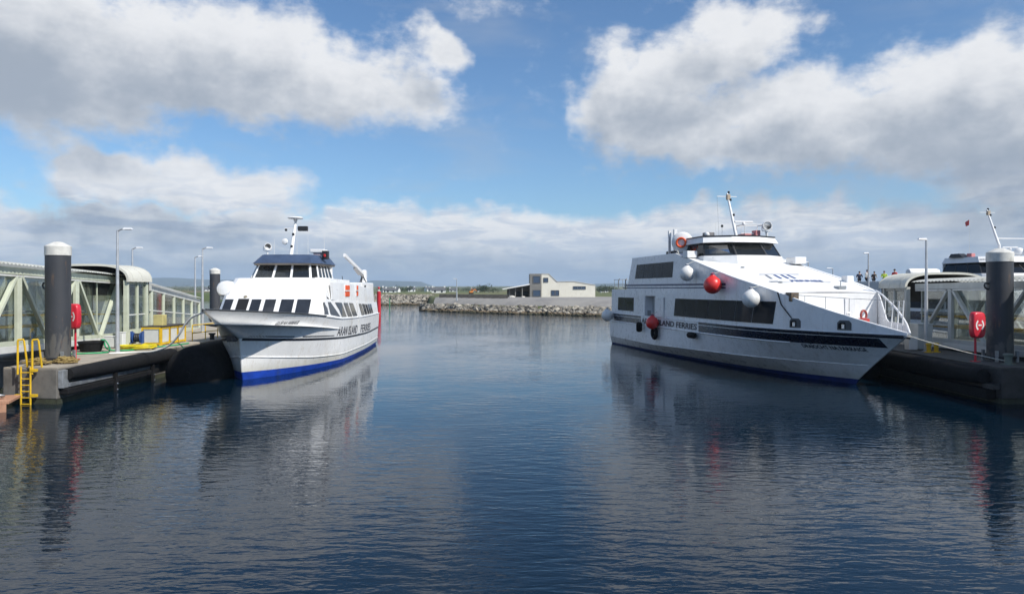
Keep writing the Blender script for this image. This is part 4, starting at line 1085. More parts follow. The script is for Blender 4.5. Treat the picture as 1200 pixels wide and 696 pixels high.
# ------------------------------------------------------------------ vessels
class Hull:
    def __init__(s, levels, mid=20.0):                 # (bow s, half-breadth points, height points) from keel to sheer
        s.lv = [(sb, curve(hb), curve(zz)) for sb, hb, zz in levels]; s.bv = []; s.bf = []; s.tree = None; s.mid = mid
    def ring(s, k, N=64, off=0.0):
        sb, hb, zz = s.lv[k]; us = [1 - (1 - i / N) ** 1.6 for i in range(N + 1)]
        ss = [(s.mid * u / .6 if u < .6 else s.mid + (sb - s.mid) * (u - .6) / .4) for u in us]
        P = [(q, hb(q) + off, zz(q)) for q in ss]
        return P + [(x, -y, z) for x, y, z in P[::-1]]
    def strip(s, k0, k1, name, m, parent, smooth=50, cap=None):
        a, b_ = s.ring(k0), s.ring(k1); n = len(a); q = MB()
        fs = [(i, (i + 1) % n, n + (i + 1) % n, n + i) for i in range(n)]
        o_ = len(s.bv); s.bv += a + b_; s.bf += [tuple(o_ + i for i in f) for f in fs]; s.tree = None
        if cap == 'low': fs.append(tuple(range(n - 1, -1, -1)))
        q.add(a + b_, fs); return q.build(name, m, parent, smooth=smooth)
    def shell(s, ks, name, m, parent, smooth=60):      # several levels as one smooth skin
        rs = [s.ring(k) for k in ks]; n = len(rs[0]); vs = [p for r in rs for p in r]; q = MB()
        fs = [(j * n + i, j * n + (i + 1) % n, (j + 1) * n + (i + 1) % n, (j + 1) * n + i) for j in range(len(rs) - 1) for i in range(n)]
        o_ = len(s.bv); s.bv += vs; s.bf += [tuple(o_ + i for i in f) for f in fs]; s.tree = None
        q.add(vs, fs); return q.build(name, m, parent, smooth=smooth)
    def t(s, x, z):                                    # half-breadth at station x, height z
        if s.bv:
            if s.tree is None: s.tree = BVHTree.FromPolygons(s.bv, s.bf)
            hit = s.tree.ray_cast(Vector((x, 30, z)), Vector((0, -1, 0)))
            if hit[0] is not None and hit[0].y > 0: return hit[0].y
        pts = []
        for sb, hb, zz in s.lv:
            if x <= sb: pts.append((zz(x), hb(x)))
        pts.sort()
        if not pts: return .03
        if z <= pts[0][0]: return pts[0][1]
        for (z0, h0), (z1, h1) in zip(pts, pts[1:]):
            if z <= z1: return h0 + (h1 - h0) * (z - z0) / max(1e-6, z1 - z0)
        return pts[-1][1]
    def band(s, lo, hi, s0, s1, side, name, m, parent, off=.012, n=90, tfun=None):
        tf = tfun or s.t; rows = []
        for i in range(n + 1):
            x = s0 + (s1 - s0) * i / n; zl, zh = lo(x), hi(x); r = []
            for q in (0, .5, 1): z = zl + (zh - zl) * q; r.append((x, side * (tf(x, z) + off), z))
            rows.append(r)
        b = MB(); b.sheet(rows if side < 0 else [r[::-1] for r in rows], .02); return b.build(name, m, parent, smooth=60)
    def rail(s, zf, s0, s1, side, r, name, m, parent, n=50, off=0.0, tfun=None):
        tf = tfun or s.t
        b = MB(); b.tube([(x, side * (tf(x, zf(x)) + off), zf(x)) for x in [s0 + (s1 - s0) * i / n for i in range(n + 1)]], r, 8); return b.build(name, m, parent, smooth=60)

def quadplate(P, th, off, name, m, parent, bevel=0.0):
    """thin panel lying just proud of the face whose corners are P (outward winding)"""
    P = [Vector(p) for p in P]; n = (P[1] - P[0]).cross(P[3] - P[0]).normalized()
    b = MB(); b.plate([p + n * (off + th) for p in P], th + .0, n); return b.build(name, m, parent, bevel=bevel)

def facet(P, margins, name, frame_m, glass_m, parent, th=.06, pane='pane', split=1, gap=.1):
    """window frame with a see-through opening and its panes; P bottom-left, bottom-right, top-right, top-left (from outside)"""
    P = [Vector(p) for p in P]; l, r, bt, tp = margins
    w0 = (P[1] - P[0]).length; w1 = (P[2] - P[3]).length; h = (P[3] - P[0]).length
    def at(u, v): return P[0].lerp(P[1], u).lerp(P[3].lerp(P[2], u), v)
    n = (P[1] - P[0]).cross(P[3] - P[0]).normalized()
    ua, ub, va, vb = l / w0, 1 - r / w0, bt / h, 1 - tp / h
    us = [0.0]
    for i in range(split):
        a = ua + (ub - ua) * i / split + (gap / 2 / w0 if i else 0); c = ua + (ub - ua) * (i + 1) / split - (gap / 2 / w0 if i < split - 1 else 0); us += [a, c]
    us.append(1.0)
    b = MB()
    def cell(u0, u1, v0, v1):
        Q = [at(u0, v0), at(u1, v0), at(u1, v1), at(u0, v1)]; b.plate([q for q in Q], th, n)
    cell(0, 1, 0, va); cell(0, 1, vb, 1)
    for i in range(0, len(us), 2): cell(us[i], us[i + 1], va, vb)
    fo = b.build(name, frame_m, parent)
    for i in range(1, len(us) - 1, 2):
        g_ = MB(); Q = [at(us[i], va), at(us[i + 1], va), at(us[i + 1], vb), at(us[i], vb)]
        g_.plate([q - n * .025 for q in Q], .01, n); g_.build(pane, glass_m, fo)
    return fo

def loft(bottom, top, name, m, parent, cap=True, smooth=None, bevel=0.0):
    n = len(bottom); b = MB(); fs = [(i, (i + 1) % n, n + (i + 1) % n, n + i) for i in range(n)]
    if cap: fs += [tuple(range(n - 1, -1, -1)), tuple(range(n, 2 * n))]
    b.add(list(bottom) + list(top), fs); return b.build(name, m, parent, smooth=smooth, bevel=bevel)

def railing(pts, h, name, parent, m, r=.022, mids=1, top=True):
    for p in pts:
        b = MB(); b.tube([p, (p[0], p[1], p[2] + h)], r, 6); b.build('stanchion', m, parent, smooth=60)
    for k in range(mids + 1):
        zz = h * (k + 1) / (mids + 1); b = MB(); b.tube([(p[0], p[1], p[2] + zz) for p in pts], r, 6); b.build('guard_rail', m, parent, smooth=60)

def radar(x, y, z, w_, parent, rz=.3):
    b = MB(); b.lathe([(.12, 0), (.14, .05), (.10, .2)], 14, (x, y, z)); p = b.build('radar_pedestal', DECKWHITE, parent, smooth=40)
    b = MB(); c, s = math.cos(rz) * w_ / 2, math.sin(rz) * w_ / 2; b.bar((x - c, y - s, z + .26), (x + c, y + s, z + .26), .13, .12); b.build('radar_scanner', DECKWHITE, p, bevel=.02)
def nav_light(x, y, z, parent, m=DARK):
    b = MB(); b.lathe([(.07, 0), (.09, .02), (.09, .14), (.05, .18)], 10, (x, y, z)); return b.build('navigation_light', m, parent, smooth=40)
def whip(x, y, z, h, parent):
    b = MB(); b.tube([(x, y, z), (x, y, z + h)], [.016, .006], 5); return b.build('whip_antenna', DECKWHITE, parent)
def dome(x, y, z, r, parent):
    b = MB(); b.lathe([(r * .5, 0), (r * .5, r * .3), (r * .95, r * .5)] + [(r * math.cos(R(a)), r * .9 + r * math.sin(R(a))) for a in range(0, 90, 15)] + [(.02, r * 1.9)], 18, (x, y, z)); return b.build('antenna_dome', DECKWHITE, parent, smooth=50)
def searchlight(x, y, z, r, parent, aim=(1, 0, 0)):
    b = MB(); b.tube([(x, y, z), (x, y, z + r * 1.2)], r * .22, 8)
    for s in (-1, 1):
        b.tube([(x, y, z + r * 1.1), (x, y + s * r * 1.15, z + r * 1.35), (x, y + s * r * 1.15, z + r * 2.4)], r * .1, 6)
    y0 = b.build('searchlight_yoke', DECKWHITE, parent, smooth=60)
    a = Vector(aim).normalized(); o = Vector((x, y, z + r * 2.4)) - a * r * .6
    b = MB(); b.lathe([(r * .5, 0), (r * .85, r * .2), (r, r * .6), (r, r * 1.3), (r * .86, r * 1.3), (r * .86, r * 1.1)], 20, o, a); h = b.build('searchlight', DECKWHITE, y0, smooth=40)
    b = MB(); b.lathe([(r * .84, r * 1.06), (r * .84, r * 1.1)], 20, o, a); b.build('lens', DARK, h)
    return y0
def lifering(o, axis, r, parent, name='life_ring'):
    b = MB(); b.torus(o, axis, r, r * .24, 24, 8); return b.build(name, ORANGE, parent, smooth=60)

# ================================================================== the blue-roofed ferry on the left
LH = Vector((-15.7 + 16.15, 36.8 - 70.2, 0)).normalized()
fl = empty('ferry', (-16.15, 70.2, 0), math.atan2(LH.y, LH.x), 'white ferry with slate-blue wheelhouse roof and bright blue waterline', 'ferry')
HL = Hull([
    (26.8, [(0, 1.6), (15, 1.9), (22, .9), (26.8, .02)], [(0, -1.2), (26.8, -1.2)]),
    (27.7, [(0, 2.95), (9.6, 3.45), (17.0, 3.56), (21.5, 2.75), (24.2, 1.85), (26.3, .92), (27.7, .03)], [(0, 0), (27.7, 0)]),
    (27.85, [(0, 3.05), (9.6, 3.56), (17.0, 3.64), (21.5, 2.88), (24.2, 1.98), (26.3, 1.02), (27.85, .03)], [(0, .24), (12, .24), (20, .30), (27.85, .46)]),
    (28.0, [(0, 3.12), (9.6, 3.62), (17, 3.68), (21.6, 3.0), (24.3, 2.12), (26.4, 1.18), (28.0, .03)], [(0, .62), (10, .60), (17, .62), (22, .80), (25, 1.05), (28.0, 1.36)]),
    (28.3, [(0, 3.2), (10, 3.68), (17, 3.70), (21.7, 3.24), (24.4, 2.48), (26.5, 1.54), (27.6, .74), (28.3, .04)], [(0, 1.68), (7, 1.64), (16, 1.80), (22, 2.05), (26, 2.28), (28.3, 2.46)]),
    (30.8, [(0, 3.25), (10, 3.70), (17, 3.72), (22, 3.36), (24.75, 2.66), (26.9, 1.79), (28.8, .92), (30.0, .42), (30.8, .04)], [(0, 2.3), (10, 2.35), (16, 2.5), (22, 2.75), (26, 3.02), (30.8, 3.36)]),
    (33.3, [(0, 3.28), (10, 3.74), (18, 3.78), (21, 3.66), (24, 3.28), (27, 2.45), (29, 1.78), (30.5, 1.2), (32, .58), (33.3, .04)], [(0, 3.0), (10, 3.05), (18, 3.2), (22, 3.5), (26, 3.82), (33.3, 4.28)]),
])
HL.strip(0, 1, 'keel', BLUE, fl, cap='low'); HL.strip(1, 2, 'boot_topping', BLUE, fl); HL.strip(2, 3, 'lower_hull', WHITE, fl)
HL.strip(3, 4, 'hull', WHITE, fl); HL.shell((4, 5, 6), 'bow_flare', WHITE, fl)
zk = HL.lv[4][2]; zs = HL.lv[6][2]; zc = HL.lv[3][2]
for sd in (1, -1):
    HL.band(lambda x: zk(x) - .13, lambda x: zk(x) + .01, .1, 28.2, sd, 'black_stripe', STRIPE, fl)
    HL.band(lambda x: zk(x) + .10, lambda x: zk(x) + .16, 25.1 if sd > 0 else 19, 28.2, sd, 'thin_stripe', STRIPE, fl)
    HL.rail(lambda x: zc(x) + .02, .1, 27.95, sd, .045, 'spray_rail', WHITE, fl)
    HL.rail(lambda x: zs(x), 22.2, 33.2, sd, .05, 'gunwale_cap', mat('dark_gunwale', (.04, .045, .05), .5), fl)
    HL.rail(lambda x: zs(x) - .02, .1, 22.1, sd, .05, 'sheer_rail', WHITE, fl)
HL.band(lambda x: zk(x) + .10, lambda x: zk(x) + .16, 19.8, 24.3, 1, 'thin_stripe', STRIPE, fl)
b = MB(); P = [(x, y * .985, z - .75) for x, y, z in HL.ring(6)]
b.add(P, [tuple(range(len(P)))]); b.build('main_deck', DECKWHITE, fl)
# white panel in the stripe, bow fitting and draught marks
b = MB(); b.tube([(28.2, -.45, 2.35), (28.9, -.5, 2.5), (29.0, -.2, 2.45), (28.7, .0, 2.4)], .06, 8); b.box(28.4, 28.85, -.5, -.1, 2.3, 2.66); b.build('bow_anchor', mat('anchor_steel', (.12, .12, .125), .6, .5), fl)
text_part('GLÓR NA FARRAIGE', .30, lambda u, v, w: (27.3 - u, HL.t(27.3 - u, 3.18 + v - u * .02) + .02 + w, 3.18 + v - u * .02), 'vessel_name', TEXTDARK, fl, width=1.9, shear=.15)
def ltext(s0):
    return lambda u, v, w: (s0 - u, HL.t(s0 - u, zk(s0 - u) + .10 + v) + .014 + w, zk(s0 - u) + .10 + v)
text_part('ARAN ISLAND', .92, ltext(19.3), 'company_lettering', TEXTDARK, fl, width=6.6, shear=.35, bold=.004)
text_part('FERRIES', .88, ltext(11.4), 'company_lettering', TEXTDARK, fl, width=5.0, shear=.2, bold=.004)
b = MB(); rows = []
HL.band(lambda x: zk(x) + .05, lambda x: zs(x) + .02, 11.75, 12.35, 1, 'boarding_strip', WHITE, fl, off=.03, n=3)

# lower house with raked front
side_s = [.6, 4, 8, 12, 16, 19, 21.2, 22.6]
zt_l = curve([(0, 4.05), (8, 4.2), (16, 4.45), (21, 4.62), (22.7, 4.92), (25, 4.92)])
bot = [(s_, HL.lv[6][1](s_) - .02, zs(s_) - .04) for s_ in side_s] + [(23.6, 3.2, 3.3), (24.0, 2.9, 3.3), (24.25, 1.4, 3.3), (24.3, 0, 3.3)]
top = [(s_, HL.lv[6][1](s_) - .16 - .1 * (s_ > 20), zt_l(s_)) for s_ in side_s[:-1]] + [(21.6, 3.38, 4.92), (22.2, 3.15, 4.92), (22.6, 2.85, 4.92), (22.85, 1.4, 4.92), (22.9, 0, 4.92)]
mir = lambda L_: L_ + [(x, -y, z) for x, y, z in L_[::-1][1:]]
loft(mir(bot), mir(top), 'lower_house', WHITE, fl)
# front windows of the lower house
def front_pt(t, v):                                    # v 0..1 from foot to top of the front
    a = abs(t); sb = 24.3 - .05 * min(a, 1.4) / 1.4 - (max(0, a - 1.4) / 1.5) * .25; st_ = sb - 1.4
    return Vector((sb + (st_ - sb) * v, t * (1 - .02 * v), 3.3 + 1.62 * v))
for i, (t0, t1) in enumerate([(-3.0 + .12, -2.3), (-1.97, -1.22), (-1.04, -.40), (-.14, .56), (.90, 1.72), (1.92, 2.78)]):
    P = [front_pt(t0, .22), front_pt(t1, .22), front_pt(t1 - .0, .82), front_pt(t0 - .0, .82)]
    if i == 1: P = [front_pt(t0, .05), front_pt(t1, .05), front_pt(t1, .84), front_pt(t0, .84)]
    P = [Vector((p.x, p.y, p.z)) for p in P]
    quadplate([P[0], P[1], P[2], P[3]], .02, .012, 'front_window' if i != 1 else 'front_door', FRONTGLASS if i != 1 else mat('dark_doorway', (.012, .011, .011), .6), fl)
b = MB(); b.lathe([(.10, 0), (.14, .1), (.14, .22), (.05, .26)], 12, (22.75, -1.5, 4.72), (1, 0, .2)); b.build('deck_lamp', mat('brass_lamp', (.32, .28, .20), .5, .3), fl, smooth=40)
# side windows: raked panes, both sides
panes = [((22.25, 20.75), (22.4, 18.95)), ((19.75, 18.1), (18.35, 16.9)), ((17.4, 16.1), (16.35, 14.95)), ((15.5, 14.1), (14.55, 12.85)),
         ((11.75, 10.7), (10.9, 9.7)), ((10.25, 9.2), (9.3, 8.3)), ((8.8, 7.85), (7.9, 7.0)), ((7.4, 6.5), (6.6, 5.75)), ((6.1, 5.2), (5.35, 4.5))]
def lside(s_, z):                                      # half-breadth of the lower house wall
    z0 = zs(s_) - .04; z1 = zt_l(s_); f = (z - z0) / (z1 - z0); return HL.lv[6][1](s_) - .02 + f * (-.14 - .1 * (1 if s_ > 21.2 else max(0, (s_ - 19) / 2.2)))
for (tf, ta), (bf, ba) in panes:
    for sd in (1, -1):
        zb_ = lambda q: zs(q) + .12
        ztp = lambda q: zt_l(min(q, 21)) - .18
        C = [(bf, zb_(bf)), (ba, zb_(ba)), (ta, ztp(ta)), (tf, ztp(tf))]
        P = [(s_, sd * (lside(s_, z) + .006), z) for s_, z in C]
        quadplate(P if sd > 0 else P[::-1], .016, .006, 'side_window', FRONTGLASS, fl)
for sd in (1, -1):
    b = MB(); rows = []
    P = [(s_, sd * (lside(s_, z) + .01), z) for s_, z in ((12.55, zs(12.5) + .05), (11.95, zs(12) + .05), (11.95, zt_l(12) - .05), (12.55, zt_l(12) - .05))]
    quadplate(P if sd > 0 else P[::-1], .03, .01, 'side_door', WHITE, fl)
# upper block under the wheelhouse
ub = [(13.2, 3.35, 4.40), (20.6, 3.42, 4.60), (21.5, 3.34, 4.88), (22.1, 3.1, 4.88), (22.5, 2.8, 4.88), (22.74, 1.4, 4.88), (22.8, 0, 4.88)]
ut = [(13.2, 3.18, 6.00), (20.0, 3.22, 6.04), (20.5, 3.1, 6.05), (20.85, 2.9, 6.05), (21.1, 2.6, 6.05), (21.35, 1.4, 6.06), (21.4, 0, 6.06)]
loft(mir(ub), mir(ut), 'upper_block', WHITE, fl)
# bulwark of the open upper deck
for sd in (1, -1):
    rows = []
    for i in range(24):
        s_ = 2.6 + 17.9 * i / 23; zt_ = 5.25 + .5 * min(1, (s_ - 2.6) / 14)
        t0 = HL.lv[6][1](s_) - .18
        rows.append([(s_, sd * t0, zt_l(s_) - .02), (s_, sd * (t0 - .03), (zt_l(s_) + zt_) / 2), (s_, sd * (t0 - .06), zt_)])
    b = MB(); b.sheet(rows if sd < 0 else [r[::-1] for r in rows], .05); b.build('upper_bulwark', WHITE, fl, smooth=60)
b = MB(); b.box(2.6, 2.66, -3.0, 3.0, 4.1, 5.25); b.build('aft_bulwark', WHITE, fl)
# wheelhouse
wb = [(15.6, 2.5, 6.05), (19.5, 2.4, 6.05), (20.2, 2.0, 6.05), (20.55, 0, 6.05)]
wtp = [(15.6, 2.2, 7.08), (18.9, 2.1, 7.08), (19.5, 1.76, 7.08), (19.8, 0, 7.08)]
def ring4(L_): return [(x, y, z) for x, y, z in L_]
facs = []
for sd in (1, -1):
    m_ = lambda p: (p[0], sd * p[1], p[2])
    quads = [(wb[1], wb[0], wtp[0], wtp[1], 4, (.12, .2, .08, .12)), (wb[2], wb[1], wtp[1], wtp[2], 1, (.10, .10, .08, .12))]
    for a, c, e, f_, sp, mg in quads:
        P = [m_(a), m_(c), m_(e), m_(f_)]
        if sd < 0: P = [P[1], P[0], P[3], P[2]]
        facet(P, mg, 'wheelhouse_window', WHITE, WHGLASS, fl, split=sp, gap=.16)
f0, f1, g0, g1 = (20.2, -2.0, 6.05), (20.2, 2.0, 6.05), (19.5, 1.76, 7.08), (19.5, -1.76, 7.08)
facet([f0, f1, g0, g1], (.10, .10, .06, .10), 'wheelhouse_window', WHITE, WHGLASS, fl, split=3, gap=.16)
b = MB(); b.box(15.55, 15.6, -2.4, 2.4, 6.05, 7.08); b.build('wheelhouse_rear', WHITE, fl)
b = MB(); b.box(15.6, 20.1, -2.2, 2.2, 6.06, 6.12); b.build('wheelhouse_floor', WOODRAIL, fl)
b = MB(); b.box(18.2, 19.1, -1.6, 1.6, 6.12, 6.5); b.box(17.0, 17.5, -.3, .3, 6.12, 6.75); b.build('console', WOODRAIL, fl); 
rb = [(15.1, 2.55, 7.10), (18.9, 2.45, 7.10), (19.95, 1.98, 7.10), (20.15, 0, 7.10)]
rt = [(15.3, 2.05, 7.74), (18.3, 1.95, 7.74), (19.0, 1.6, 7.74), (19.15, 0, 7.74)]
loft(mir(rb), mir(rt), 'wheelhouse_roof', ROOFBLUE, fl)
fb_ = [(x - .12, y - .10 * (y > 0), 6.98) for x, y, z in rb]; loft(mir(fb_), mir([(x - .1, y - .08 * (y > 0), 7.098) for x, y, z in rb]), 'roof_fascia', mat('brown_fascia', (.36, .30, .24), .6, vary=.15), fl)
# mast and roof gear
b = MB(); b.tube([(18.0, 0, 7.7), (16.9, 0, 10.1)], [.15, .10], 10); mst = b.build('mast', DECKWHITE, fl, smooth=40)
b = MB(); b.bar((17.05, -.75, 9.75), (17.05, .6, 9.75), .08, .06); b.build('crosstree', DECKWHITE, mst)
for yy in (-.55, .45, .8): nav_light(17.0, yy - .1, 9.55, mst)
b = MB(); b.box(16.9, 17.2, .25, .95, 9.55, 9.9); b.build('loudhailer', DARK, mst, bevel=.03)
b = MB(); b.lathe([(.05, 0), (.10, .15), (.16, .34), (.52, .36), (.56, .42), (.50, .48), (.02, .5)], 20, (16.85, 0, 10.1)); b.build('radar_dish', DECKWHITE, mst, smooth=40)
for zz in (8.3, 9.2): nav_light(17.9 - (zz - 7.7) * .45 + .2, 0, zz, mst)
b = MB(); b.lathe([(.2, 0), (.23, .05), (.2, .16), (.05, .2)], 18, (17.9, -.45, 8.72), (1, -.1, 0)); b.build('horn', DECKWHITE, mst, smooth=40)
searchlight(18.4, -1.55, 7.72, .25, fl, (.9, .45, 0))
whip(18.3, -1.1, 7.7, 1.25, fl); whip(16.6, .85, 7.7, 1.7, fl); whip(16.0, 1.9, 7.7, 1.8, fl); whip(17.0, .15, 7.7, 1.6, fl)
b = MB(); b.box(15.6, 16.6, 1.25, 1.75, 7.74, 7.98); q = b.build('antenna_stand', mat('pink_grey_metal', (.45, .36, .36), .6), fl)
b = MB(); b.box(15.5, 16.7, 1.0, 2.05, 7.99, 8.25); b.build('antenna_housing', DECKWHITE, q, bevel=.05)
b = MB(); b.box(17.6, 18.1, 2.25, 2.65, 7.45, 8.05); q = b.build('sidelight_screen', DARK, fl); b = MB(); b.lathe([(.09, 0), (.1, .16), (.03, .2)], 10, (18.16, 2.45, 7.62)); b.build('sidelight', mat('red_lens', (.5, .03, .03), .2), q, smooth=40)
b = MB(); b.bar((17.8, 1.9, 7.7), (17.8, 2.3, 7.6), .06, .06); b.build('sidelight_bracket', DECKWHITE, fl)
# upper deck gear: life-jacket lockers, crane, exhaust casing
for s_, w_ in ((15.9, 1.6), (12.3, .9)):
    b = MB(); b.box(s_ - w_ / 2, s_ + w_ / 2, 3.52 - .02, 3.56 + .02, 4.7, 5.62); q = b.build('locker_panel', WHITE, fl)
    for k in range(int(w_ / .5)):
        b = MB(); x0 = s_ - w_ / 2 + .06 + k * .5; b.box(x0, x0 + .40, 3.56, 3.64, 4.75, 5.14); b.box(x0, x0 + .34, 3.56, 3.64, 5.22, 5.58); b.build('life_jacket', ORANGE, q, bevel=.03)
    b = MB(); b.box(s_ - w_ / 2, s_ + w_ / 2, 3.64, 3.66, 5.14, 5.22); b.build('reflective_strap', WHITE, q)
b = MB(); b.box(3.2, 8.6, 1.6, 3.3, 4.3, 5.85); b.build('casing', WHITE, fl, bevel=.08)
b = MB(); b.box(7.2, 7.6, 3.3, 3.36, 5.45, 5.62); b.build('vent_grille', DARK, fl)
cr = MB(); cr.lathe([(.32, 0), (.32, .25), (.22, .3), (.22, .7)], 14, (4.4, 2.6, 5.9)); crane = cr.build('crane_base', DECKWHITE, fl, smooth=40)
b = MB(); b.bar((4.1, 2.6, 6.6), (12.3, 2.6, 8.0), .18, .26); b.build('crane_jib', DECKWHITE, crane)
b = MB(); b.bar((4.6, 2.6, 6.4), (7.9, 2.6, 7.0), .14, .14); b.bar((6.2, 2.6, 6.62), (8.2, 2.6, 7.1), .24, .2); b.build('crane_ram', mat('grey_ram', (.40, .38, .36), .4, .3), crane)
b = MB(); b.lathe([(.42, -.2), (.46, 0), (.42, .2)], 16, (3.8, 2.55, 6.6), (0, 1, 0)); b.build('crane_winch', DECKWHITE, crane, smooth=40)
b = MB()
for k in range(4): b.tube([(4.5 + .9 * math.sin(k * 1.57), 2.6 + .3 * math.cos(k * 1.57), 5.8), (4.9, 2.6, 6.6)], .05, 6)
b.build('crane_post', DARK, crane)
b = MB(); b.tube([(14.1, 2.9, 5.6), (14.5, 2.9, 6.3)], [.05, .02], 6); b.build('aft_light_post', DARK, fl)
# white liferaft canister on the far side deck
b = MB(); b.lathe([(.1, -.8), (.4, -.76), (.53, -.5), (.55, 0), (.53, .5), (.4, .76), (.1, .8)], 24, (21.2, -3.35, 5.32), (1, 0, 0)); b.build('liferaft_canister', WHITE, fl, smooth=50)
b = MB(); b.box(20.5, 21.9, -3.55, -3.1, 4.6, 4.86); b.build('raft_cradle', STEEL, fl)
railing([(25.2, 0, 3.25), (26.4, .5, 3.3)], .6, 'pulpit', fl, DECKWHITE)

# ================================================================== the large ferry on the right
RHd = Vector((.184, -.983, 0)).normalized()
fr = empty('ferry', (13.4356, 71.6628, 0), math.atan2(RHd.y, RHd.x), 'large white ferry with long sloping foredeck and dark navy band', 'ferry')
def deck_line(s_): return SL(s_)
SL = curve([(17.5, 7.62), (23.8, 6.24), (28.7, 5.2), (31, 4.5), (33.5, 3.74), (35.76, 3.06)])
HR_levels = [
    (30.3, [(0, 1.8), (15, 1.6), (24, .8), (30.3, .02)], [(0, -1.1), (30.3, -1.1)]),
    (31.6, [(0, 3.7), (9, 3.4), (17.3, 2.8), (23.8, 2.05), (28.2, 1.15), (30.4, .42), (31.6, .03)], [(0, 0), (31.6, 0)]),
    (31.85, [(0, 3.75), (9, 3.52), (17.3, 3.0), (23.8, 2.3), (28.2, 1.35), (30.6, .5), (31.85, .03)], [(0, .12), (20, .20), (31.85, .30)]),
    (33.0, [(0, 3.9), (10, 3.9), (17, 3.8), (24, 3.3), (28, 2.3), (31, 1.0), (33.0, .03)], [(0, .75), (10, .72), (17, .89), (24, 1.04), (33, 1.16)]),
    (34.6, [(0, 3.9), (18, 3.9), (24, 3.75), (28, 3.2), (31, 2.1), (33, 1.05), (34.6, .03)], [(0, 2.2), (34.6, 2.25)]),
    (35.76, [(0, 3.92), (22, 3.92), (25, 3.88), (28, 3.56), (31, 2.66), (33.5, 1.5), (35, .6), (35.76, .05)], [(0, 2.98), (35.76, 3.02)]),
]
HRl = Hull(HR_levels)
HRl.strip(0, 1, 'keel', DARKBLUE, fr, cap='low'); HRl.strip(1, 2, 'boot_topping', DARKBLUE, fr); HRl.strip(2, 3, 'lower_hull', WHITE_R, fr); HRl.strip(3, 4, 'hull', WHITE_R, fr); HRl.strip(4, 5, 'rubbing_strake', WHITE_R, fr)
b = MB(); P = HRl.ring(5); b.add([(x, y * .99, z - .12) for x, y, z in P], [tuple(range(len(P)))]); b.build('main_deck', DECKWHITE, fr)
hbg = HRl.lv[5][1]
def tside(x, z): return hbg(x) - max(0, z - 3.0) * .012
for sd in (-1, 1):
    HRl.band(lambda x: 2.30, lambda x: 2.72, .05, 34.4, sd, 'navy_band', NAVY, fr) if sd > 0 else None
    HRl.band(lambda x: 2.78, lambda x: 2.95, .05, 35.6, sd, 'navy_stripe', NAVY, fr) if sd > 0 else None
# starboard band is interrupted by the lettering panel
for a, c in ((1.2, 12.3), (19.8, 34.4)):
    HRl.band(lambda x: 2.24, lambda x: 2.74, a, c, -1, 'navy_band', NAVY, fr)
    HRl.band(lambda x: 2.79, lambda x: 2.95, a, c if c < 20 else 35.5, -1, 'navy_stripe', NAVY, fr)
for sd in (-1, 1):
    HRl.rail(lambda x: 2.22, .0, 29.5, sd, .06, 'rubbing_rail', WHITE_R, fr)
    HRl.rail(lambda x: HRl.lv[3][2](x), 0, 32.8, sd, .03, 'chine_rail', WHITE_R, fr)
    HRl.rail(lambda x: 3.0, 0, 35.7, sd, .04, 'gunwale_rail', WHITE_R, fr)
# side walls above the band
def wall(sd, s0, s1, lo, hi, name, n=30, th=.06, m=WHITE_R):
    rows = []
    for i in range(n + 1):
        x = s0 + (s1 - s0) * i / n; r = []
        for q in (0, .25, .5, .75, 1): z = lo(x) + (hi(x) - lo(x)) * q; r.append((x, sd * tside(x, z), z))
        rows.append(r)
    b = MB(); b.sheet(rows if sd < 0 else [r[::-1] for r in rows], th); return b.build(name, m, fr, smooth=60)
for sd in (-1, 1):
    if sd < 0:                                         # open doorway between s 9.4 and 11.7
        wall(sd, .5, 9.3, lambda x: 2.98, lambda x: 5.26, 'main_deck_side', 8)
        wall(sd, 9.3, 11.7, lambda x: 4.72, lambda x: 5.26, 'door_lintel', 4)
        wall(sd, 11.7, 17.5, lambda x: 2.98, lambda x: 5.26, 'main_deck_side', 6)
    else: wall(sd, .5, 17.5, lambda x: 2.98, lambda x: 5.26, 'main_deck_side', 12)
    wall(sd, 17.5, 29.2, lambda x: 2.98, lambda x: SL(x), 'forward_side', 24)
    if sd < 0: wall(sd, 29.2, 35.7, lambda x: 2.98, lambda x: max(3.02, SL(x)), 'bow_bulwark', 20)
    else: wall(sd, 29.2, 35.7, lambda x: 2.98, lambda x: max(3.02, min(SL(x), 3.0 + .45 + 1.3 * max(0, 30.6 - x))), 'bow_bulwark', 20)
    wall(sd, 6.2, 17.5, lambda x: 5.262, lambda x: 8.05 if x < 15.6 else 8.05 - .43 * (x - 15.6) / 1.9, 'upper_house_side', 24)
    # raked aft edge of the upper house
    P = [(4.8, sd * tside(5, 5.27), 5.262), (6.195, sd * tside(6, 5.27), 5.262), (6.195, sd * tside(6, 8), 8.05)]
    b = MB(); b.plate(P if sd < 0 else P[::-1], .06, (0, sd, 0)); b.build('aft_gusset', WHITE_R, fr)
    for zz, hh in ((5.56, .14), (5.35, .09)):
        HRl.band(lambda x: zz, lambda x: zz + hh, 4.2 if zz > 5.5 else 3.7, 23.8 if sd < 0 else 17, sd, 'upper_stripe', mat('blue_grey_stripe', (.03, .05, .12), .4), fr, off=.014, tfun=tside) if zz + hh < 9 else None
    # coaming along the slanting deck edge
    rows = [[(x, sd * (tside(x, SL(x)) + .015), SL(x) - .02), (x, sd * (tside(x, SL(x)) + .0), SL(x) + .05), (x, sd * max(.02, tside(x, SL(x)) - .22), SL(x) + .05)] for x in [17.4 + (29.2 - 17.4) * i / 30 for i in range(31)]]
    b = MB(); b.sheet(rows if sd < 0 else [r[::-1] for r in rows], .05); b.build('deck_edge_coaming', DECKWHITE, fr, smooth=40)
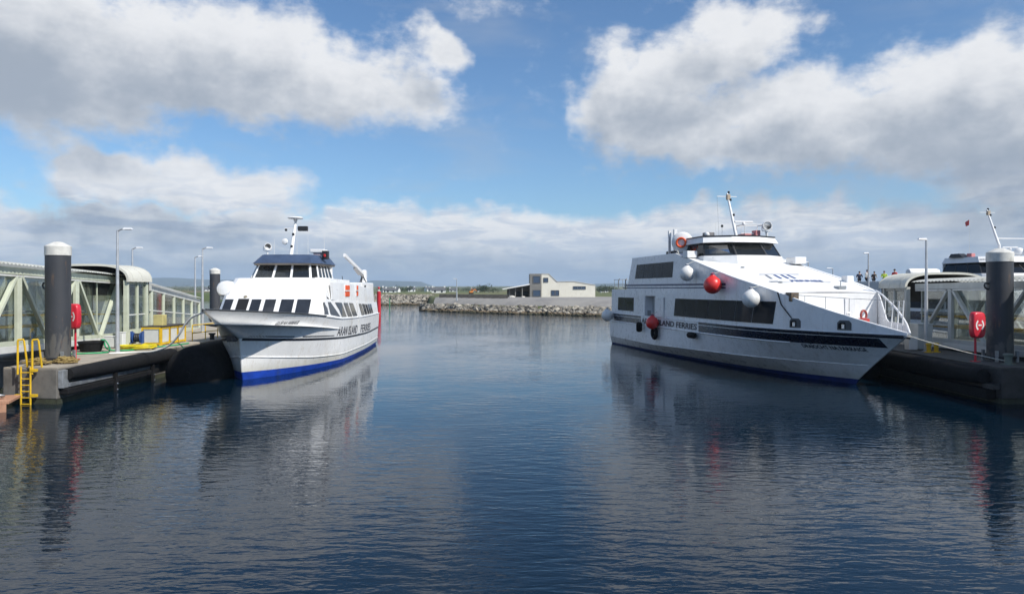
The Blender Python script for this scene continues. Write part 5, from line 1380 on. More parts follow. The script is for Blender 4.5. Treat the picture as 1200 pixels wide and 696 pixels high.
rows = [[(x, -(tside(x, SL(x)) + .012), SL(x) - .02), (x, -tside(x, SL(x)), SL(x) + .04), (x, -max(.02, tside(x, SL(x)) - .12), SL(x) + .04)] for x in [29.25 + (35.72 - 29.25) * i / 20 for i in range(21)]]
b = MB(); b.sheet(rows, .04); b.build('bulwark_cap', DECKWHITE, fr, smooth=40)
b = MB(); b.tube([(28.9, tside(28.9, 5.1) - .05, 5.22)] + [(x, max(.03, tside(x, 3) - .05), SL(x) + .1 * (1 - (x - 29) / 7)) for x in (29.8, 30.8, 32, 33.2, 34.4, 35.3, 35.75)], .055, 10); b.build('bow_rail', DECKWHITE, fr, smooth=60)
for x in (30.3, 31.4, 32.5, 33.6, 34.6):
    b = MB(); b.tube([(x, tside(x, 3) - .05, 3.0), (x, tside(x, 3) - .05, SL(x) + .08)], .025, 6); b.build('stanchion', DECKWHITE, fr, smooth=60)
# starboard guard rail on the bow
pts = [(x, -max(.1, tside(x, 3) - .1), SL(x) + .04) for x in (29.6, 30.8, 32, 33.2)]
for p in pts:
    b = MB(); b.tube([p, (p[0], p[1], 5.0 - .05 * (p[0] - 29.6))], .016, 6); b.build('stanchion', STEEL, fr)
b = MB(); b.tube([(p[0], p[1], 5.0 - .05 * (p[0] - 29.6)) for p in pts] + [(34.6, -.2, 4.72), (34.9, .3, 4.7)], .016, 6); b.build('guard_rail', STEEL, fr)
for y_ in (.0, .5, .9):
    b = MB(); b.tube([(34.5 - y_ * .3, y_ - .1, 3.1), (34.6 - y_ * .4, y_, 4.72)], .03, 6); b.build('pulpit_post', DECKWHITE, fr)
# sloping foredeck, its front bulkhead and the sunk bow deck
rows = []
for i in range(25):
    x = 17.4 + (29.2 - 17.4) * i / 24; w_ = tside(x, SL(x)) - .18; rows.append([(x, w_ * q, SL(x) + .02 + .10 * (1 - q * q)) for q in (-1, -.75, -.5, -.25, 0, .25, .5, .75, 1)])
b = MB(); b.sheet(rows, .06); b.build('foredeck', DECKWHITE, fr, smooth=60)
w_ = tside(29.2, 5) - .07
b = MB(); b.hexa([(29.12, -w_, 3.0), (29.2, -w_, 3.0), (29.2, w_, 3.0), (29.12, w_, 3.0), (29.1, -w_, 5.08), (29.17, -w_, 5.08), (29.17, w_, 5.08), (29.1, w_, 5.08)]); bh = b.build('front_bulkhead', DECKWHITE, fr)
b = MB(); b.box(29.2, 29.24, 1.0, 1.7, 3.1, 4.8); d_ = b.build('bulkhead_door', WHITE_R, bh, bevel=.02); b = MB(); b.tube([(29.26, 1.12, 3.9), (29.3, 1.12, 3.9), (29.3, 1.28, 3.9)], .02, 6); b.build('handle', CHROME, d_)
lr_ = lifering((30.5, 1.3, 3.8), (1, .4, 0), .27, fr); lr_.data.materials[0] = mat('faded_red_ring', (.30, .05, .04), .6)
b = MB(); b.lathe([(.22, 0), (.22, .5), (.34, .55), (.34, .7), (.1, .75)], 14, (32.2, 0, 2.98)); b.build('windlass', mat('red_windlass', (.45, .05, .04), .5), fr, smooth=40)
# lettering
panelt = lambda x, z: HRl.t(x, z)
HRl.band(lambda x: 2.24, lambda x: 2.975, 12.32, 19.78, -1, 'lettering_panel', WHITE_R, fr, off=.016)
text_part('ARAN ISLAND FERRIES', .60, lambda u, v, w: (8.6 + u, -(HRl.t(8.6 + u, 2.36 + v) + .036 + w), 2.40 + v), 'company_lettering', TEXTDARK, fr, width=11.0, bold=.012, shear=.12)
HRl.band(lambda x: 2.24, lambda x: 2.975, 8.5, 12.3, -1, 'lettering_panel', WHITE_R, fr, off=.022)
text_part('DRAÍOCHT NA FARRAIGE', .30, lambda u, v, w: (30.1 + u, -(HRl.t(30.1 + u, 1.97 + v) + .02 + w), 1.97 + v), 'vessel_name', TEXTDARK, fr, width=3.3, bold=.004)
# windows and doorway
def sidepane(s0, s1, z0, z1, name, n, rake0=0.0, rake1=0.0, sd=-1, gap=.05, m=SHIPGLASS):
    for i in range(n):
        a = s0 + (s1 - s0) * i / n + (gap / 2 if i else 0); c = s0 + (s1 - s0) * (i + 1) / n - (gap / 2 if i < n - 1 else 0)
        ra = rake0 if i == 0 else rake0 + (rake1 - rake0) * i / n; rc = rake1 if i == n - 1 else rake0 + (rake1 - rake0) * (i + 1) / n
        rows = []
        for k in range(7):
            f = k / 6; x0 = a + (c - a) * f; x1 = x0 + ra + (rc - ra) * f
            rows.append([(x0 + (x1 - x0) * q, sd * (tside(x0 + (x1 - x0) * q, z0 + (z1 - z0) * q) + .02), z0 + (z1 - z0) * q) for q in (0, .5, 1)])
        b = MB(); b.sheet(rows if sd < 0 else [r[::-1] for r in rows], .015); b.build(name, m, fr, smooth=60)
for sd in (-1, 1):
    sidepane(6.9, 15.1, 6.2, 7.42, 'upper_window', 4, .45, .2, sd)
    sidepane(15.5, 28.75, 3.25, 4.58, 'main_window', 7, .25, .25, sd)
    sidepane(2.4, 6.6, 3.32, 4.52, 'aft_window', 2, .05, .05, sd)
b = MB(); b.box(9.3, 11.7, -3.75, -3.2, 2.96, 3.0); b.box(9.3, 11.7, -3.22, -3.18, 3.0, 4.72); b.build('door_recess', mat('dim_recess_panel', (.36, .38, .40), .6), fr)
for x in (9.3, 11.64):
    b = MB(); b.box(x, x + .06, -3.84, -3.2, 3.0, 4.72); b.build('door_jamb', WHITE_R, fr)
b = MB(); b.box(10.9, 11.6, -3.26, -3.225, 3.05, 4.6); b.build('inner_door', DARK, fr)
b = MB(); b.box(11.75, 13.6, -3.99, -3.95, 3.05, 4.65); b.build('sliding_door', WHITE_R, fr, bevel=.02)
for k in range(4):
    b = MB(); b.tube([(9.5 + k * .2, -3.7, 3.0), (9.5 + k * .2, -3.7, 3.5)], .02, 6); b.build('gate_bar', DARK, fr)
# hawse openings with rollers
for x in (30.3, 33.05):
    z0 = 3.12; P = [(x - .34, z0), (x + .34, z0), (x + .34, z0 + .38), (x + .22, z0 + .52), (x - .22, z0 + .52), (x - .34, z0 + .38)]
    f_ = MB(); f_.plate([(u, -(tside(u, v) + .03), v) for u, v in P], .04, (0, -1, 0)); hf = f_.build('fairlead_frame', mat('fairlead_steel', (.09, .10, .11), .5, .4), fr)
    b = MB(); b.plate([(x + (u - x) * .68, -(tside(u, v) + .045), z0 + .08 + (v - z0) * .62) for u, v in P], .02, (0, -1, 0)); b.build('fairlead_throat', BLACK, hf)
    b = MB(); b.lathe([(.09, 0), (.09, .22), (.04, .24)], 12, (x - .02, -(tside(x, 3.2) + .07), z0 + .08)); b.build('fairlead_roller', CHROME, hf, smooth=40)
b = MB(); b.tube([(29.1, -(tside(29.1, 5.0) + .02), 5.12), (29.4, -(tside(29.4, 4.5) + .05), 4.4), (30.1, -(tside(30.1, 3.6) + .05), 3.66)], .03, 8); b.build('hanging_cable', BLACK, fr, smooth=60)
# upper decks and roof
b = MB(); b.box(.5, 17.5, -3.8, 3.8, 5.16, 5.24); b.build('upper_deck', DECKWHITE, fr)
b = MB(); b.hexa([(6.0, -3.83, 7.97), (17.4, -3.83, 7.6), (17.4, 3.83, 7.6), (6.0, 3.83, 7.97), (6.0, -3.83, 8.05), (15.6, -3.83, 8.055), (15.6, 3.83, 8.055), (6.0, 3.83, 8.05)]); b.build('house_roof', DECKWHITE, fr)
b = MB(); b.box(6.2, 6.26, -3.8, 3.8, 5.25, 8.0); b.build('aft_bulkhead', WHITE_R, fr)
b = MB(); b.box(.5, .56, -3.86, 3.86, 2.98, 5.2); b.build('stern_bulkhead', WHITE_R, fr)
railing([(x, -3.7, 5.24) for x in (.7, 1.9, 3.1, 4.3)], .95, 'r', fr, STEEL)
railing([(.7, y_, 5.24) for y_ in (-3.7, -1.8, 0, 1.8, 3.7)], .95, 'r', fr, STEEL)
for x in (1.6, 3.6):
    b = MB(); b.tube([(x, -3.6, 5.24), (x, -3.6, 6.1), (x + .3, -3.6, 6.25)], .05, 6); b.build('davit', DARK, fr)
b = MB(); b.box(12.2, 14.0, -3.2, -2.2, 8.05, 8.35); b.build('roof_locker', DARK, fr, bevel=.05)
# wheelhouse
wB = [(14.6, 3.05, 7.70), (18.9, 3.05, 7.70), (20.2, 1.2, 7.72)]; wT = [(14.8, 2.8, 8.68), (18.2, 2.8, 8.68), (19.3, 1.1, 8.68)]
for sd in (-1, 1):
    m_ = lambda p: (p[0], sd * p[1], p[2])
    for a, c, e, f_, sp, mg in ((wB[1], wB[0], wT[0], wT[1], 3, (.08, .08, .06, .06)), (wB[2], wB[1], wT[1], wT[2], 1, (.08, .08, .06, .06))):
        P = [m_(a), m_(c), m_(e), m_(f_)]
        if sd < 0: P = [P[1], P[0], P[3], P[2]]
        facet(P, mg, 'wheelhouse_window', DARK, WHGLASS, fr, split=sp, gap=.12)
facet([(20.2, -1.2, 7.72), (20.2, 1.2, 7.72), (19.3, 1.1, 8.68), (19.3, -1.1, 8.68)], (.08, .08, .06, .06), 'wheelhouse_window', DARK, WHGLASS, fr, split=1)
base_b = [(14.5, 3.2, 6.8), (19.0, 3.2, 6.8), (20.6, 1.25, 6.8), (20.65, 0, 6.8)]; base_t = [(14.5, 3.1, 7.70), (18.95, 3.1, 7.70), (20.28, 1.2, 7.715), (20.3, 0, 7.715)]
loft(mir(base_b), mir(base_t), 'wheelhouse_base', DECKWHITE, fr)
vb = [(14.6, 3.0, 8.68), (18.6, 3.0, 8.68), (19.75, 1.2, 8.68), (19.8, 0, 8.68)]; vt = [(14.6, 2.85, 9.12), (18.3, 2.85, 9.12), (19.3, 1.1, 9.12), (19.35, 0, 9.12)]
loft(mir(vb), mir(vt), 'wheelhouse_visor', DECKWHITE, fr)
loft(mir([(x + .05, y + .05 * (y > 0), 9.12) for x, y, z in vt]), mir([(x + .05, y + .05 * (y > 0), 9.20) for x, y, z in vt]), 'roof_edge', DARK, fr)
b = MB(); b.box(14.5, 14.56, -2.9, 2.9, 7.7, 8.68); b.build('wheelhouse_rear', DECKWHITE, fr)
b = MB(); b.box(18.2, 19.2, -2.2, 2.2, 7.7, 8.0); b.box(16.6, 17.1, -.3, .3, 7.7, 8.35); b.build('console', WOODRAIL, fr)
for yy in (-2.5, -1.1, .9, 2.5):                       # wipers
    b = MB(); b.tube([(20.3 - abs(yy) * .42, yy, 7.70), (20.42 - abs(yy) * .42, yy - .1, 7.55)], .02, 6); b.build('wiper', DARK, fr)
# mast, radars, searchlight
def mast_set(root, ox, oz):
    b = MB(); b.tube([(17.9 + ox, 0, 9.15 + oz), (16.45 + ox, 0, 12.6 + oz)], [.12, .07], 10); ms = b.build('mast', DECKWHITE, root, smooth=40)
    b = MB(); b.bar((16.6 + ox, -.9, 12.35 + oz), (16.6 + ox, .7, 12.35 + oz), .06, .05); b.build('crosstree', DECKWHITE, ms)
    for s_, z in ((16.45, 12.6), (16.75, 12.0), (17.25, 10.8)): nav_light(s_ + ox, .12, z + oz, ms)
    b = MB(); b.box(16.5 + ox, 16.75 + ox, -.12, .12, 12.1 + oz, 12.5 + oz); b.build('mast_head', mat('tan_fitting', (.45, .36, .26), .6), ms)
    return ms
mast_set(fr, 0, 0)
b = MB(); b.tube([(16.5, -.85, 12.35), (16.9, -.9, 9.2)], .008, 4); b.build('stay_wire', STEEL, fr)
nav_light(17.8, -1.1, 9.9, fr); b = MB(); b.tube([(17.8, -1.1, 9.2), (17.8, -1.1, 9.9)], .015, 5); b.build('light_post', STEEL, fr)
REDM = mat('red_frame_paint', (.52, .20, .20), .5)
b = MB()
for x, y_ in ((17.0, .5), (17.0, 2.2), (18.2, .5), (18.2, 2.2)): b.tube([(x, y_, 9.2), (x, y_, 10.1)], .03, 6)
for y_ in (.5, 2.2): b.tube([(17.0, y_, 10.1), (18.2, y_, 10.1)], .03, 6)
for x in (17.0, 18.2): b.tube([(x, .5, 10.1), (x, 2.2, 10.1)], .03, 6)
b.build('radar_frame', DECKWHITE, fr)
radar(17.6, 1.3, 9.2, 1.4, fr, 1.3); radar(17.5, .8, 10.1, 1.5, fr, 1.6)
b = MB(); b.box(17.2, 18.3, .45, 1.0, 9.2, 9.42); b.box(17.4, 18.0, 1.5, 1.9, 9.2, 9.7); b.build('antenna_box', REDM, fr, bevel=.03)
searchlight(18.2, 2.3, 9.2, .34, fr, (1, -.3, 0)); dome(17.0, 2.0, 9.2, .2, fr); dome(17.6, -2.2, 9.2, .18, fr)
b = MB(); b.box(16.6, 17.4, -2.1, -1.5, 9.2, 9.55); b.build('equipment_box', mat('grey_equipment', (.22, .21, .21), .6), fr, bevel=.03); whip(17.0, -1.2, 9.2, 1.2, fr); whip(16.0, 1.4, 9.2, 1.8, fr)
# rescue davit with life ring and raft drum
b = MB(); b.lathe([(.72, -.35), (.80, -.25), (.82, 0), (.80, .25), (.66, .38), (.1, .42)], 28, (15.0, -3.0, 8.92), (.85, -.5, 0)); dr = b.build('raft_drum', DECKWHITE, fr, smooth=50)
lifering((15.42, -3.3, 8.88), (.85, -.5, 0), .34, fr)
b = MB(); b.bar((13.6, -3.0, 8.0), (13.6, -3.0, 9.9), .2, .2); b.bar((13.2, -3.3, 8.0), (13.2, -3.3, 9.8), .16, .16); b.bar((13.9, -3.0, 8.2), (14.7, -3.0, 8.6), .15, .15); b.build('davit_post', mat('grey_davit', (.45, .44, .45), .5, .2), fr)
b = MB(); b.bar((13.6, -3.0, 9.5), (13.6, -3.0, 10.05), .24, .24); b.bar((13.2, -3.3, 9.5), (13.2, -3.3, 9.95), .2, .2); b.build('davit_cap', DECKWHITE, fr)
b = MB(); b.tube(bezier_tube([(15.2, -3.5, 8.3), (15.9, -3.7, 8.0), (16.5, -3.8, 7.75), (17.2, -3.9, 7.7)], .03), .04, 6); b.build('painter_line', ROPE, fr, smooth=60)
b = MB(); b.box(17.3, 18.1, -4.0, -3.2, 7.6, 8.1); b.build('corner_locker', DECKWHITE, fr, bevel=.04)
b = MB(); b.box(19.6, 20.8, 3.0, 3.9, 7.1, 7.6); b.build('corner_locker', DECKWHITE, fr, bevel=.06)
# foredeck fittings
b = MB(); b.box(29.5, 30.1, -3.05, -2.55, 4.6, 5.12); b.build('deck_hatch', mat('brown_hatch', (.12, .09, .06), .6), fr, bevel=.03)
for x, y_ in ((21.8, -1.6), (26.9, -1.8)):
    b = MB(); b.lathe([(.14, 0), (.14, .05), (.09, .08)], 12, (x, y_, SL(x) + .1)); b.build('deck_fitting', STEEL, fr)
b = MB(); b.box(28.3, 28.8, .9, 1.4, 5.3, 5.5); b.tube([(28.6, 1.15, 5.3), (28.6, 1.15, 5.8)], .03, 6); b.build('anchor_light', STEEL, fr)
b = MB(); b.box(26.0, 26.6, 3.0, 3.5, 5.7, 6.15); b.build('vent_box', DECKWHITE, fr, bevel=.05)
# emblem and lettering on the foredeck
def fd(s_, t_): return (s_, t_, SL(s_) + .02 + .10 * (1 - (t_ / 3.6) ** 2) + .012)
def slab(name, P, m):
    b = MB(); b.add([fd(*p) for p in P] + [(lambda q: (q[0], q[1], q[2] + .008))(fd(*p)) for p in P], [tuple(range(len(P))), tuple(range(2 * len(P) - 1, len(P) - 1, -1))] + [(i, (i + 1) % len(P), len(P) + (i + 1) % len(P), len(P) + i) for i in range(len(P))]); return b.build(name, m, fr)
GREYT = mat('grey_lettering', (.22, .24, .28), .5)
slab('emblem_bar', [(24.12, -1.65), (24.12, 1.1), (24.26, 1.15), (24.26, -1.75)], GREYT)
for t0, t1, m in ((-1.35, -1.85, GREYT), (-.75, -1.15, TEXTBLUE), (-.25, -.65, TEXTBLUE), (.2, -.15, TEXTBLUE)):
    slab('emblem_bar', [(24.4, t0 - .08), (24.4, t0 + .08), (25.7, t0 * .35 + t1 * .65 + .08), (25.7, t0 * .35 + t1 * .65 - .08)], m)
slab('emblem_bar', [(26.45, -2.35), (26.45, -1.75), (26.72, -1.8), (26.72, -2.3)], GREYT)
text_part('FERRIES', .85, lambda u, v, w: (lambda q: (q[0], q[1], q[2] + w))(fd(26.7 - v * .8, -.9 + u)), 'company_lettering', TEXTBLUE, fr, width=2.3, bold=.02, shear=.2)
slab('emblem_line', [(26.78, -1.9), (26.78, 1.7), (26.86, 1.7), (26.86, -1.9)], GREYT)

RM4 = Matrix.Translation((13.4356, 71.6628, 0)) @ Matrix.Rotation(math.atan2(RHd.y, RHd.x), 4, 'Z')
def RW(s_, t_, z): return RM4 @ Vector((s_, t_, z))
def ball_fender(p, r, m, top, label):
    o = empty('ball_fender', p, 0, label, 'fender', 'inflated ball fenders on the large ferry')
    pr = [(.02, -r)] + [(r * math.cos(R(a)), r * math.sin(R(a))) for a in range(-80, 61, 10)] + [(r * .36, r * 1.0), (r * .22, r * 1.14), (r * .20, r * 1.3), (r * .12, r * 1.34)]
    b = MB(); b.lathe(pr, 28); b.build('ball', m, o, smooth=60)
    b = MB(); b.lathe([(r * .21, r * 1.12), (r * .23, r * 1.14), (r * .23, r * 1.26), (r * .2, r * 1.28)], 16); b.build('rope_eye', mat('blue_fender_eye', (.03, .05, .12), .5), o, smooth=40)
    q = Vector(top) - Vector(p); b = MB(); b.tube([(0, 0, r * 1.25), q], .018, 6); b.build('lanyard', ROPE, o)
ball_fender(RW(19.2, -4.5, 6.4), .53, WHITEF, RW(19.1, -3.95, 7.3), 'white ball fender hanging highest under the wheelhouse corner')
ball_fender(RW(23.2, -4.5, 5.58), .59, REDF, RW(23.1, -3.95, 6.45), 'large red ball fender hanging over the thin upper stripes')
ball_fender(RW(27.75, -4.25, 4.72), .53, WHITEF, RW(27.6, -3.65, 5.5), 'white ball fender hanging in front of the long dark window')
ball_fender(RW(.95, -4.5, 2.75), .56, WHITEF, RW(1.1, -3.95, 3.7), 'dull white ball fender hanging at the stern corner')
ball_fender(RW(12.4, -4.45, 2.58), .52, REDF, RW(12.3, -3.95, 3.5), 'red ball fender hanging over the lettering by the doorway')
def tyre(p, r, label):
    o = empty('tyre_fender', p, RHd.to_2d().angle_signed(Vector((1, 0))) if False else math.atan2(RHd.y, RHd.x), label, 'tyre')
    b = MB(); b.torus((0, 0, 0), (0, 1, 0), r, r * .36, 24, 10); b.build('tread', BLACK, o, smooth=60)
    b = MB(); b.torus((0, 0, 0), (0, 1, 0), r * .66, r * .12, 20, 6); b.build('bead', BLACK, o, smooth=60)
    b = MB(); b.tube([(0, .12, r), (0, .2, r + .7)], .02, 6); b.build('lanyard', ROPE, o)
tyre(RW(12.1, -4.15, 1.75), .42, 'black tyre fender hanging below the red ball by the doorway')
def cyl_fender(p, ax, r, L_, label):
    o = empty('cylinder_fender', p, 0, label, 'fender')
    b = MB(); b.lathe([(r * .3, -L_ / 2), (r * .8, -L_ / 2 + .05), (r, -L_ / 2 + .16), (r, L_ / 2 - .16), (r * .8, L_ / 2 - .05), (r * .3, L_ / 2)], 18, (0, 0, 0), ax); b.build('body', BLACK, o, smooth=50)
    b = MB(); b.tube([(0, 0, r * .5), (0.1, .1, r + .5)], .018, 6); b.build('lanyard', ROPE, o)
cyl_fender(RW(8.9, -4.25, 2.05), (0, 0, 1), .26, .85, 'short black fender hanging upright aft of the doorway')
cyl_fender(RW(19.3, -4.2, 2.0), RHd, .22, 1.1, 'black cylinder fender lying along the rail after the lettering')

# ================================================================== vessel moored behind the right gangway
F3H = Vector((.139, -.99, 0)).normalized()
f3 = empty('ferry', (42.3, 86.8, 0), math.atan2(F3H.y, F3H.x), 'white passenger vessel with dark wheelhouse windows moored behind the right gangway', 'ferry')
H3 = Hull([
    (29.5, [(0, 1.8), (15, 1.8), (24, 1.2), (29.5, .02)], [(0, -1), (29.5, -1)]),
    (30.5, [(0, 3.6), (12, 3.5), (22, 2.6), (27, 1.3), (30.5, .03)], [(0, 0), (30.5, 0)]),
    (33, [(0, 3.9), (20, 3.9), (26, 3.1), (30, 1.5), (33, .03)], [(0, 2.2), (33, 2.3)]),
    (34.2, [(0, 3.9), (22, 3.9), (27, 3.3), (31, 1.8), (34.2, .05)], [(0, 3.0), (34.2, 3.2)])])
H3.strip(0, 1, 'keel', DARKBLUE, f3, cap='low'); H3.strip(1, 2, 'hull', WHITE_R, f3); H3.strip(2, 3, 'navy_band', NAVY, f3)
P = H3.ring(3); b = MB(); b.add([(x, y * .99, z - .1) for x, y, z in P], [tuple(range(len(P)))]); b.build('main_deck', DECKWHITE, f3)
loft(mir([(1, 3.7, 2.9), (20, 3.75, 2.9), (26, 3.0, 2.9), (27.5, 1.5, 2.9), (27.8, 0, 2.9)]), mir([(1, 3.6, 5.15), (20, 3.6, 5.15), (24.5, 2.9, 5.15), (26, 1.4, 5.15), (26.2, 0, 5.15)]), 'deckhouse', WHITE_R, f3)
for sd in (-1, 1):
    for k in range(7):
        a = 2.2 + k * 2.6; P = [(a, sd * 3.73, 3.4), (a + 2.3, sd * 3.73, 3.4), (a + 2.3, sd * 3.68, 4.6), (a, sd * 3.68, 4.6)]; quadplate(P if sd < 0 else P[::-1], .015, .015, 'side_window', SHIPGLASS, f3)
# open upper deck with a panelled rail
b = MB(); b.box(.9, 15.1, -3.5, 3.5, 5.16, 5.51); b.build('upper_deck', DECKC, f3)
for sd in (-1, 1):
    for k in range(6):
        b = MB(); a = .9 + k * 2.3; b.box(a, a + 2.22, sd * 3.56 - .03, sd * 3.56 + .03, 5.16, 6.06); b.build('rail_panel', mat('pale_rail_panel', (.52, .54, .55), .6), f3)
    b = MB(); b.tube([(.9, sd * 3.56, 6.12), (14.8, sd * 3.56, 6.12)], .04, 8); b.build('guard_rail', DECKWHITE, f3)
loft(mir([(15.2, 3.4, 5.15), (22.0, 3.4, 5.15), (23.6, 1.6, 5.15), (23.7, 0, 5.15)]), mir([(15.2, 3.3, 6.7), (21.6, 3.3, 6.7), (23.0, 1.5, 6.7), (23.1, 0, 6.7)]), 'wheelhouse_base', WHITE_R, f3)
wB = [(16.5, 3.2, 6.7), (21.5, 3.2, 6.7), (22.9, 1.3, 6.72)]; wT = [(16.7, 2.8, 7.72), (20.7, 2.8, 7.72), (21.9, 1.15, 7.72)]
BLUEGL = glass('tinted_wheelhouse_glass', (.10, .14, .20), 1.0, .98)
for sd in (-1, 1):
    m_ = lambda p: (p[0], sd * p[1], p[2])
    for a, c, e, f_, sp in ((wB[1], wB[0], wT[0], wT[1], 3), (wB[2], wB[1], wT[1], wT[2], 2)):
        P = [m_(a), m_(c), m_(e), m_(f_)]
        if sd < 0: P = [P[1], P[0], P[3], P[2]]
        facet(P, (.06, .06, .05, .05), 'wheelhouse_window', DARK, BLUEGL, f3, split=sp, gap=.08)
facet([(22.9, -1.3, 6.72), (22.9, 1.3, 6.72), (21.9, 1.15, 7.72), (21.9, -1.15, 7.72)], (.06, .06, .05, .05), 'wheelhouse_window', DARK, BLUEGL, f3, split=2, gap=.08)
loft(mir([(16.3, 3.0, 7.72), (21.0, 3.0, 7.72), (22.3, 1.25, 7.72), (22.35, 0, 7.72)]), mir([(16.5, 2.8, 8.25), (20.6, 2.8, 8.25), (21.8, 1.1, 8.25), (21.85, 0, 8.25)]), 'wheelhouse_visor', DECKWHITE, f3)
A_, B_ = Vector((21.0, -3.0, 7.72)), Vector((22.3, -1.25, 7.72)); A2, B2 = Vector((20.6, -2.8, 8.25)), Vector((21.8, -1.1, 8.25)); nn = (B_ - A_).cross(A2 - A_).normalized()
text_part('www.aranislandferries.com', .24, lambda u, v, w: A_.lerp(B_, .03 + u / 2.2).lerp(A2.lerp(B2, .03 + u / 2.2), .35 + v / .56) + nn * (.02 + w), 'web_lettering', TEXTDARK, f3, width=2.05)
b = MB(); b.box(16.3, 16.4, -2.9, 2.9, 6.7, 7.72); b.build('wheelhouse_rear', WHITE_R, f3)
mast_set(f3, 2.0, -.75 + .9)
b = MB(); b.bar((19.6, .0, 10.0), (19.6, 3.6, 10.0), .1, .1); b.build('mast_boom', DECKWHITE, f3)
b = MB(); b.tube([(19.9, 0, 8.2), (19.9, 0, 9.4)], .12, 10); b.build('mast_foot', DECKWHITE, f3)
dome(20.4, 1.6, 8.25, .45, f3); radar(19.8, 1.2, 8.9, 1.4, f3, 1.4); searchlight(21.0, 2.2, 8.25, .34, f3, (1, 0, 0))
b = MB(); b.box(18.9, 19.5, -2.5, -2.1, 8.25, 8.6); b.build('equipment_box', REDM, f3, bevel=.03); whip(19.0, -2.3, 8.7, 2.6, f3)
b = MB(); b.plate([(19.0, -2.32, 11.25), (18.6, -2.32, 11.15), (18.5, -2.32, 11.55), (19.0, -2.32, 11.75)], .01); b.build('pennant', REDF, f3)
b = MB(); b.hexa([(17.2, -3.0, 8.26), (19.0, -3.0, 8.26), (19.0, -2.2, 8.26), (17.2, -2.2, 8.26), (17.4, -2.9, 8.62), (18.4, -2.9, 8.62), (18.4, -2.3, 8.62), (17.4, -2.3, 8.62)]); b.build('side_vent', DARK, f3)
for k in range(3):
    b = MB(); b.lathe([(.1, -.72), (.38, -.66), (.44, -.4), (.44, .4), (.38, .66), (.1, .72)], 20, (12.3, -2.9 + k * 1.0, 6.95), (0, 1, 0)); b.build('liferaft_canister', DECKWHITE, f3, smooth=50)
    b = MB(); b.box(12.0, 12.6, -3.15 + k, -2.65 + k, 5.52, 6.55); b.build('raft_cradle', STEEL, f3)

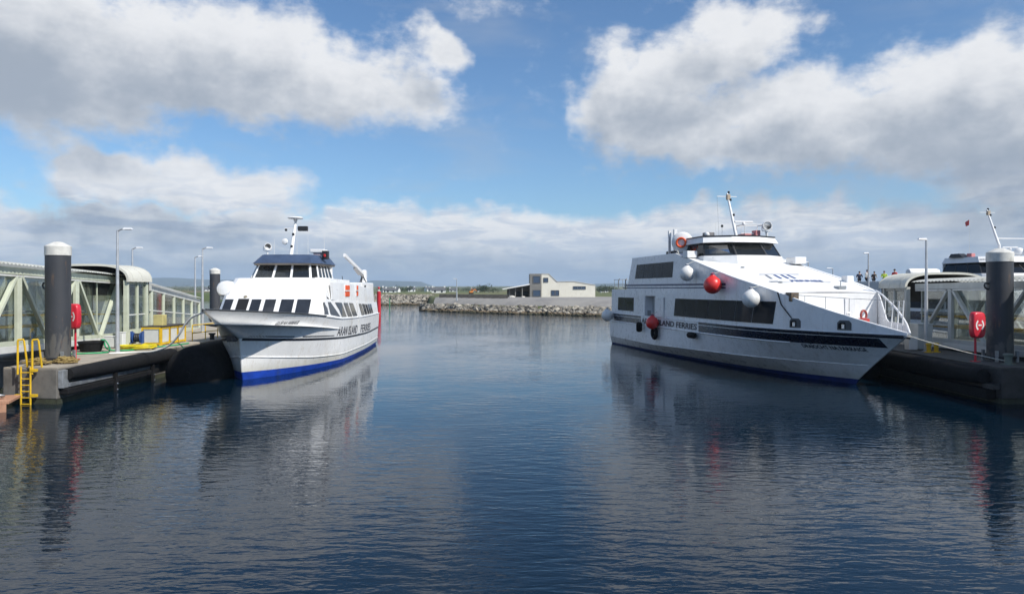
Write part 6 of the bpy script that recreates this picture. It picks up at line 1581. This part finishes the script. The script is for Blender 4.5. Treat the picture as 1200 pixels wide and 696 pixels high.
# people standing on its upper deck
def person(p, face, h, jacket, label, arms, hairm=HAIR, lean=0.0):
    o = empty('person', p, face, label, 'person')
    k = h / 1.75
    def skin(name, verts, edges, radii, m, root=0):
        me = bpy.data.meshes.new(name); me.from_pydata([(x * k, y * k, z * k) for x, y, z in verts], edges, []); ob = bpy.data.objects.new(name, me); col.objects.link(ob); ob.parent = o
        sm = ob.modifiers.new('skin', 'SKIN'); sm.use_smooth_shade = True
        for i, (a, c) in enumerate(radii): me.skin_vertices[0].data[i].radius = (a * k, c * k)
        me.skin_vertices[0].data[root].use_root = True
        ss = ob.modifiers.new('sub', 'SUBSURF'); ss.levels = 1; ss.render_levels = 1
        me.materials.append(m); return ob
    l = lean
    V = [(0, 0, .93), (l * .5, 0, 1.15), (l, 0, 1.38), (l * 1.2, 0, 1.50), (l * 1.3 + .02, 0, 1.62), (l * 1.3 + .02, 0, 1.73),
         (0, .10, .9), (.02, .11, .5), (0, .11, .08), (.14, .12, .03), (0, -.10, .9), (.02, -.11, .5), (0, -.11, .08), (.14, -.12, .03)]
    E_ = [(0, 1), (1, 2), (2, 3), (3, 4), (4, 5), (0, 6), (6, 7), (7, 8), (8, 9), (0, 10), (10, 11), (11, 12), (12, 13)]
    Rr = [(.14, .17), (.12, .15), (.12, .18), (.055, .055), (.085, .075), (.07, .065), (.085, .085), (.06, .06), (.045, .045), (.04, .045), (.085, .085), (.06, .06), (.045, .045), (.04, .045)]
    for s_, (el, hd) in zip((1, -1), arms):
        n = len(V); V += [(l, s_ * .19, 1.40), el, hd, (hd[0] + .06, hd[1], hd[2] - .02)]; E_ += [(2, n), (n, n + 1), (n + 1, n + 2), (n + 2, n + 3)]; Rr += [(.06, .06), (.045, .045), (.035, .035), (.03, .045)]
    skin('body', V, E_, Rr, SKIN)
    V2 = [(0, 0, .86), (l * .5, 0, 1.12), (l, 0, 1.38), (l * 1.1, 0, 1.46)]; E2 = [(0, 1), (1, 2), (2, 3)]; R2 = [(.17, .20), (.15, .18), (.15, .21), (.07, .08)]
    for s_, (el, hd) in zip((1, -1), arms):
        n = len(V2); V2 += [(l, s_ * .2, 1.40), el, tuple(Vector(el).lerp(Vector(hd), .85))]; E2 += [(2, n), (n, n + 1), (n + 1, n + 2)]; R2 += [(.08, .08), (.065, .065), (.05, .05)]
    skin('jacket', V2, E2, R2, jacket)
    skin('trousers', [(0, 0, .92), (0, .1, .86), (.02, .11, .5), (0, .11, .1), (0, -.1, .86), (.02, -.11, .5), (0, -.11, .1)], [(0, 1), (1, 2), (2, 3), (0, 4), (4, 5), (5, 6)], [(.15, .18), (.1, .1), (.075, .075), (.06, .06), (.1, .1), (.075, .075), (.06, .06)], mat('dark_trousers', (.02, .022, .03), .8))
    b = MB(); b.lathe([(.095 * k, 0), (.108 * k, .05 * k), (.09 * k, .11 * k), (.04 * k, .145 * k)], 14, ((l * 1.3 + .005) * k, 0, 1.64 * k)); b.build('hair', hairm, o, smooth=60)
    for s_ in (1, -1):
        b = MB(); b.lathe([(.010 * k, 0), (.006 * k, .006 * k)], 8, ((l * 1.3 + .098) * k, s_ * .03 * k, 1.64 * k), (1, 0, 0)); b.build('eye', HAIR, o)
    b = MB(); b.lathe([(.018 * k, 0), (.006 * k, .03 * k)], 8, ((l * 1.3 + .09) * k, 0, 1.605 * k), (1, 0, -.2)); b.build('nose', SKIN, o)
JN = mat('navy_jacket', (.025, .035, .07), .8, vary=.2); JB = mat('black_jacket', (.012, .013, .018), .8, vary=.2); JH = mat('hi_vis_vest', (.45, .62, .04), .7); JR = mat('red_jacket', (.62, .03, .04), .7, vary=.1); JW = mat('pale_jacket', (.55, .55, .52), .8)
hang = [((.02, .27, 1.15), (.10, .26, .95)), ((.02, -.27, 1.15), (.10, -.26, .95))]
rail = [((.10, .30, 1.16), (.32, .22, 1.08)), ((.10, -.30, 1.16), (.32, -.22, 1.08))]
UD = 5.52
F3M = Matrix.Translation((42.3, 86.8, 0)) @ Matrix.Rotation(math.atan2(F3H.y, F3H.x), 4, 'Z')
def FW(s_, t_): return F3M @ Vector((s_, t_, UD))
person(FW(3.4, -3.05), R(-110), 1.76, JN, 'person in a navy jacket at the left end of the rail', rail, lean=.05)
person(FW(4.0, -2.5), R(-60), 1.92, JW, 'tall person in pale clothes beside the navy jacket', hang)
person(FW(6.0, -3.05), R(-95), 1.68, JB, 'person in a black jacket leaning on the rail behind the lamp post', rail, lean=.12)
person(FW(7.8, -3.05), R(-120), 1.70, JH, 'person in a yellow hi-vis vest at the rail', rail, lean=.05)
person(FW(9.3, -2.9), R(-150), 1.86, JR, 'person in a red jacket beside the white raft canisters', hang)
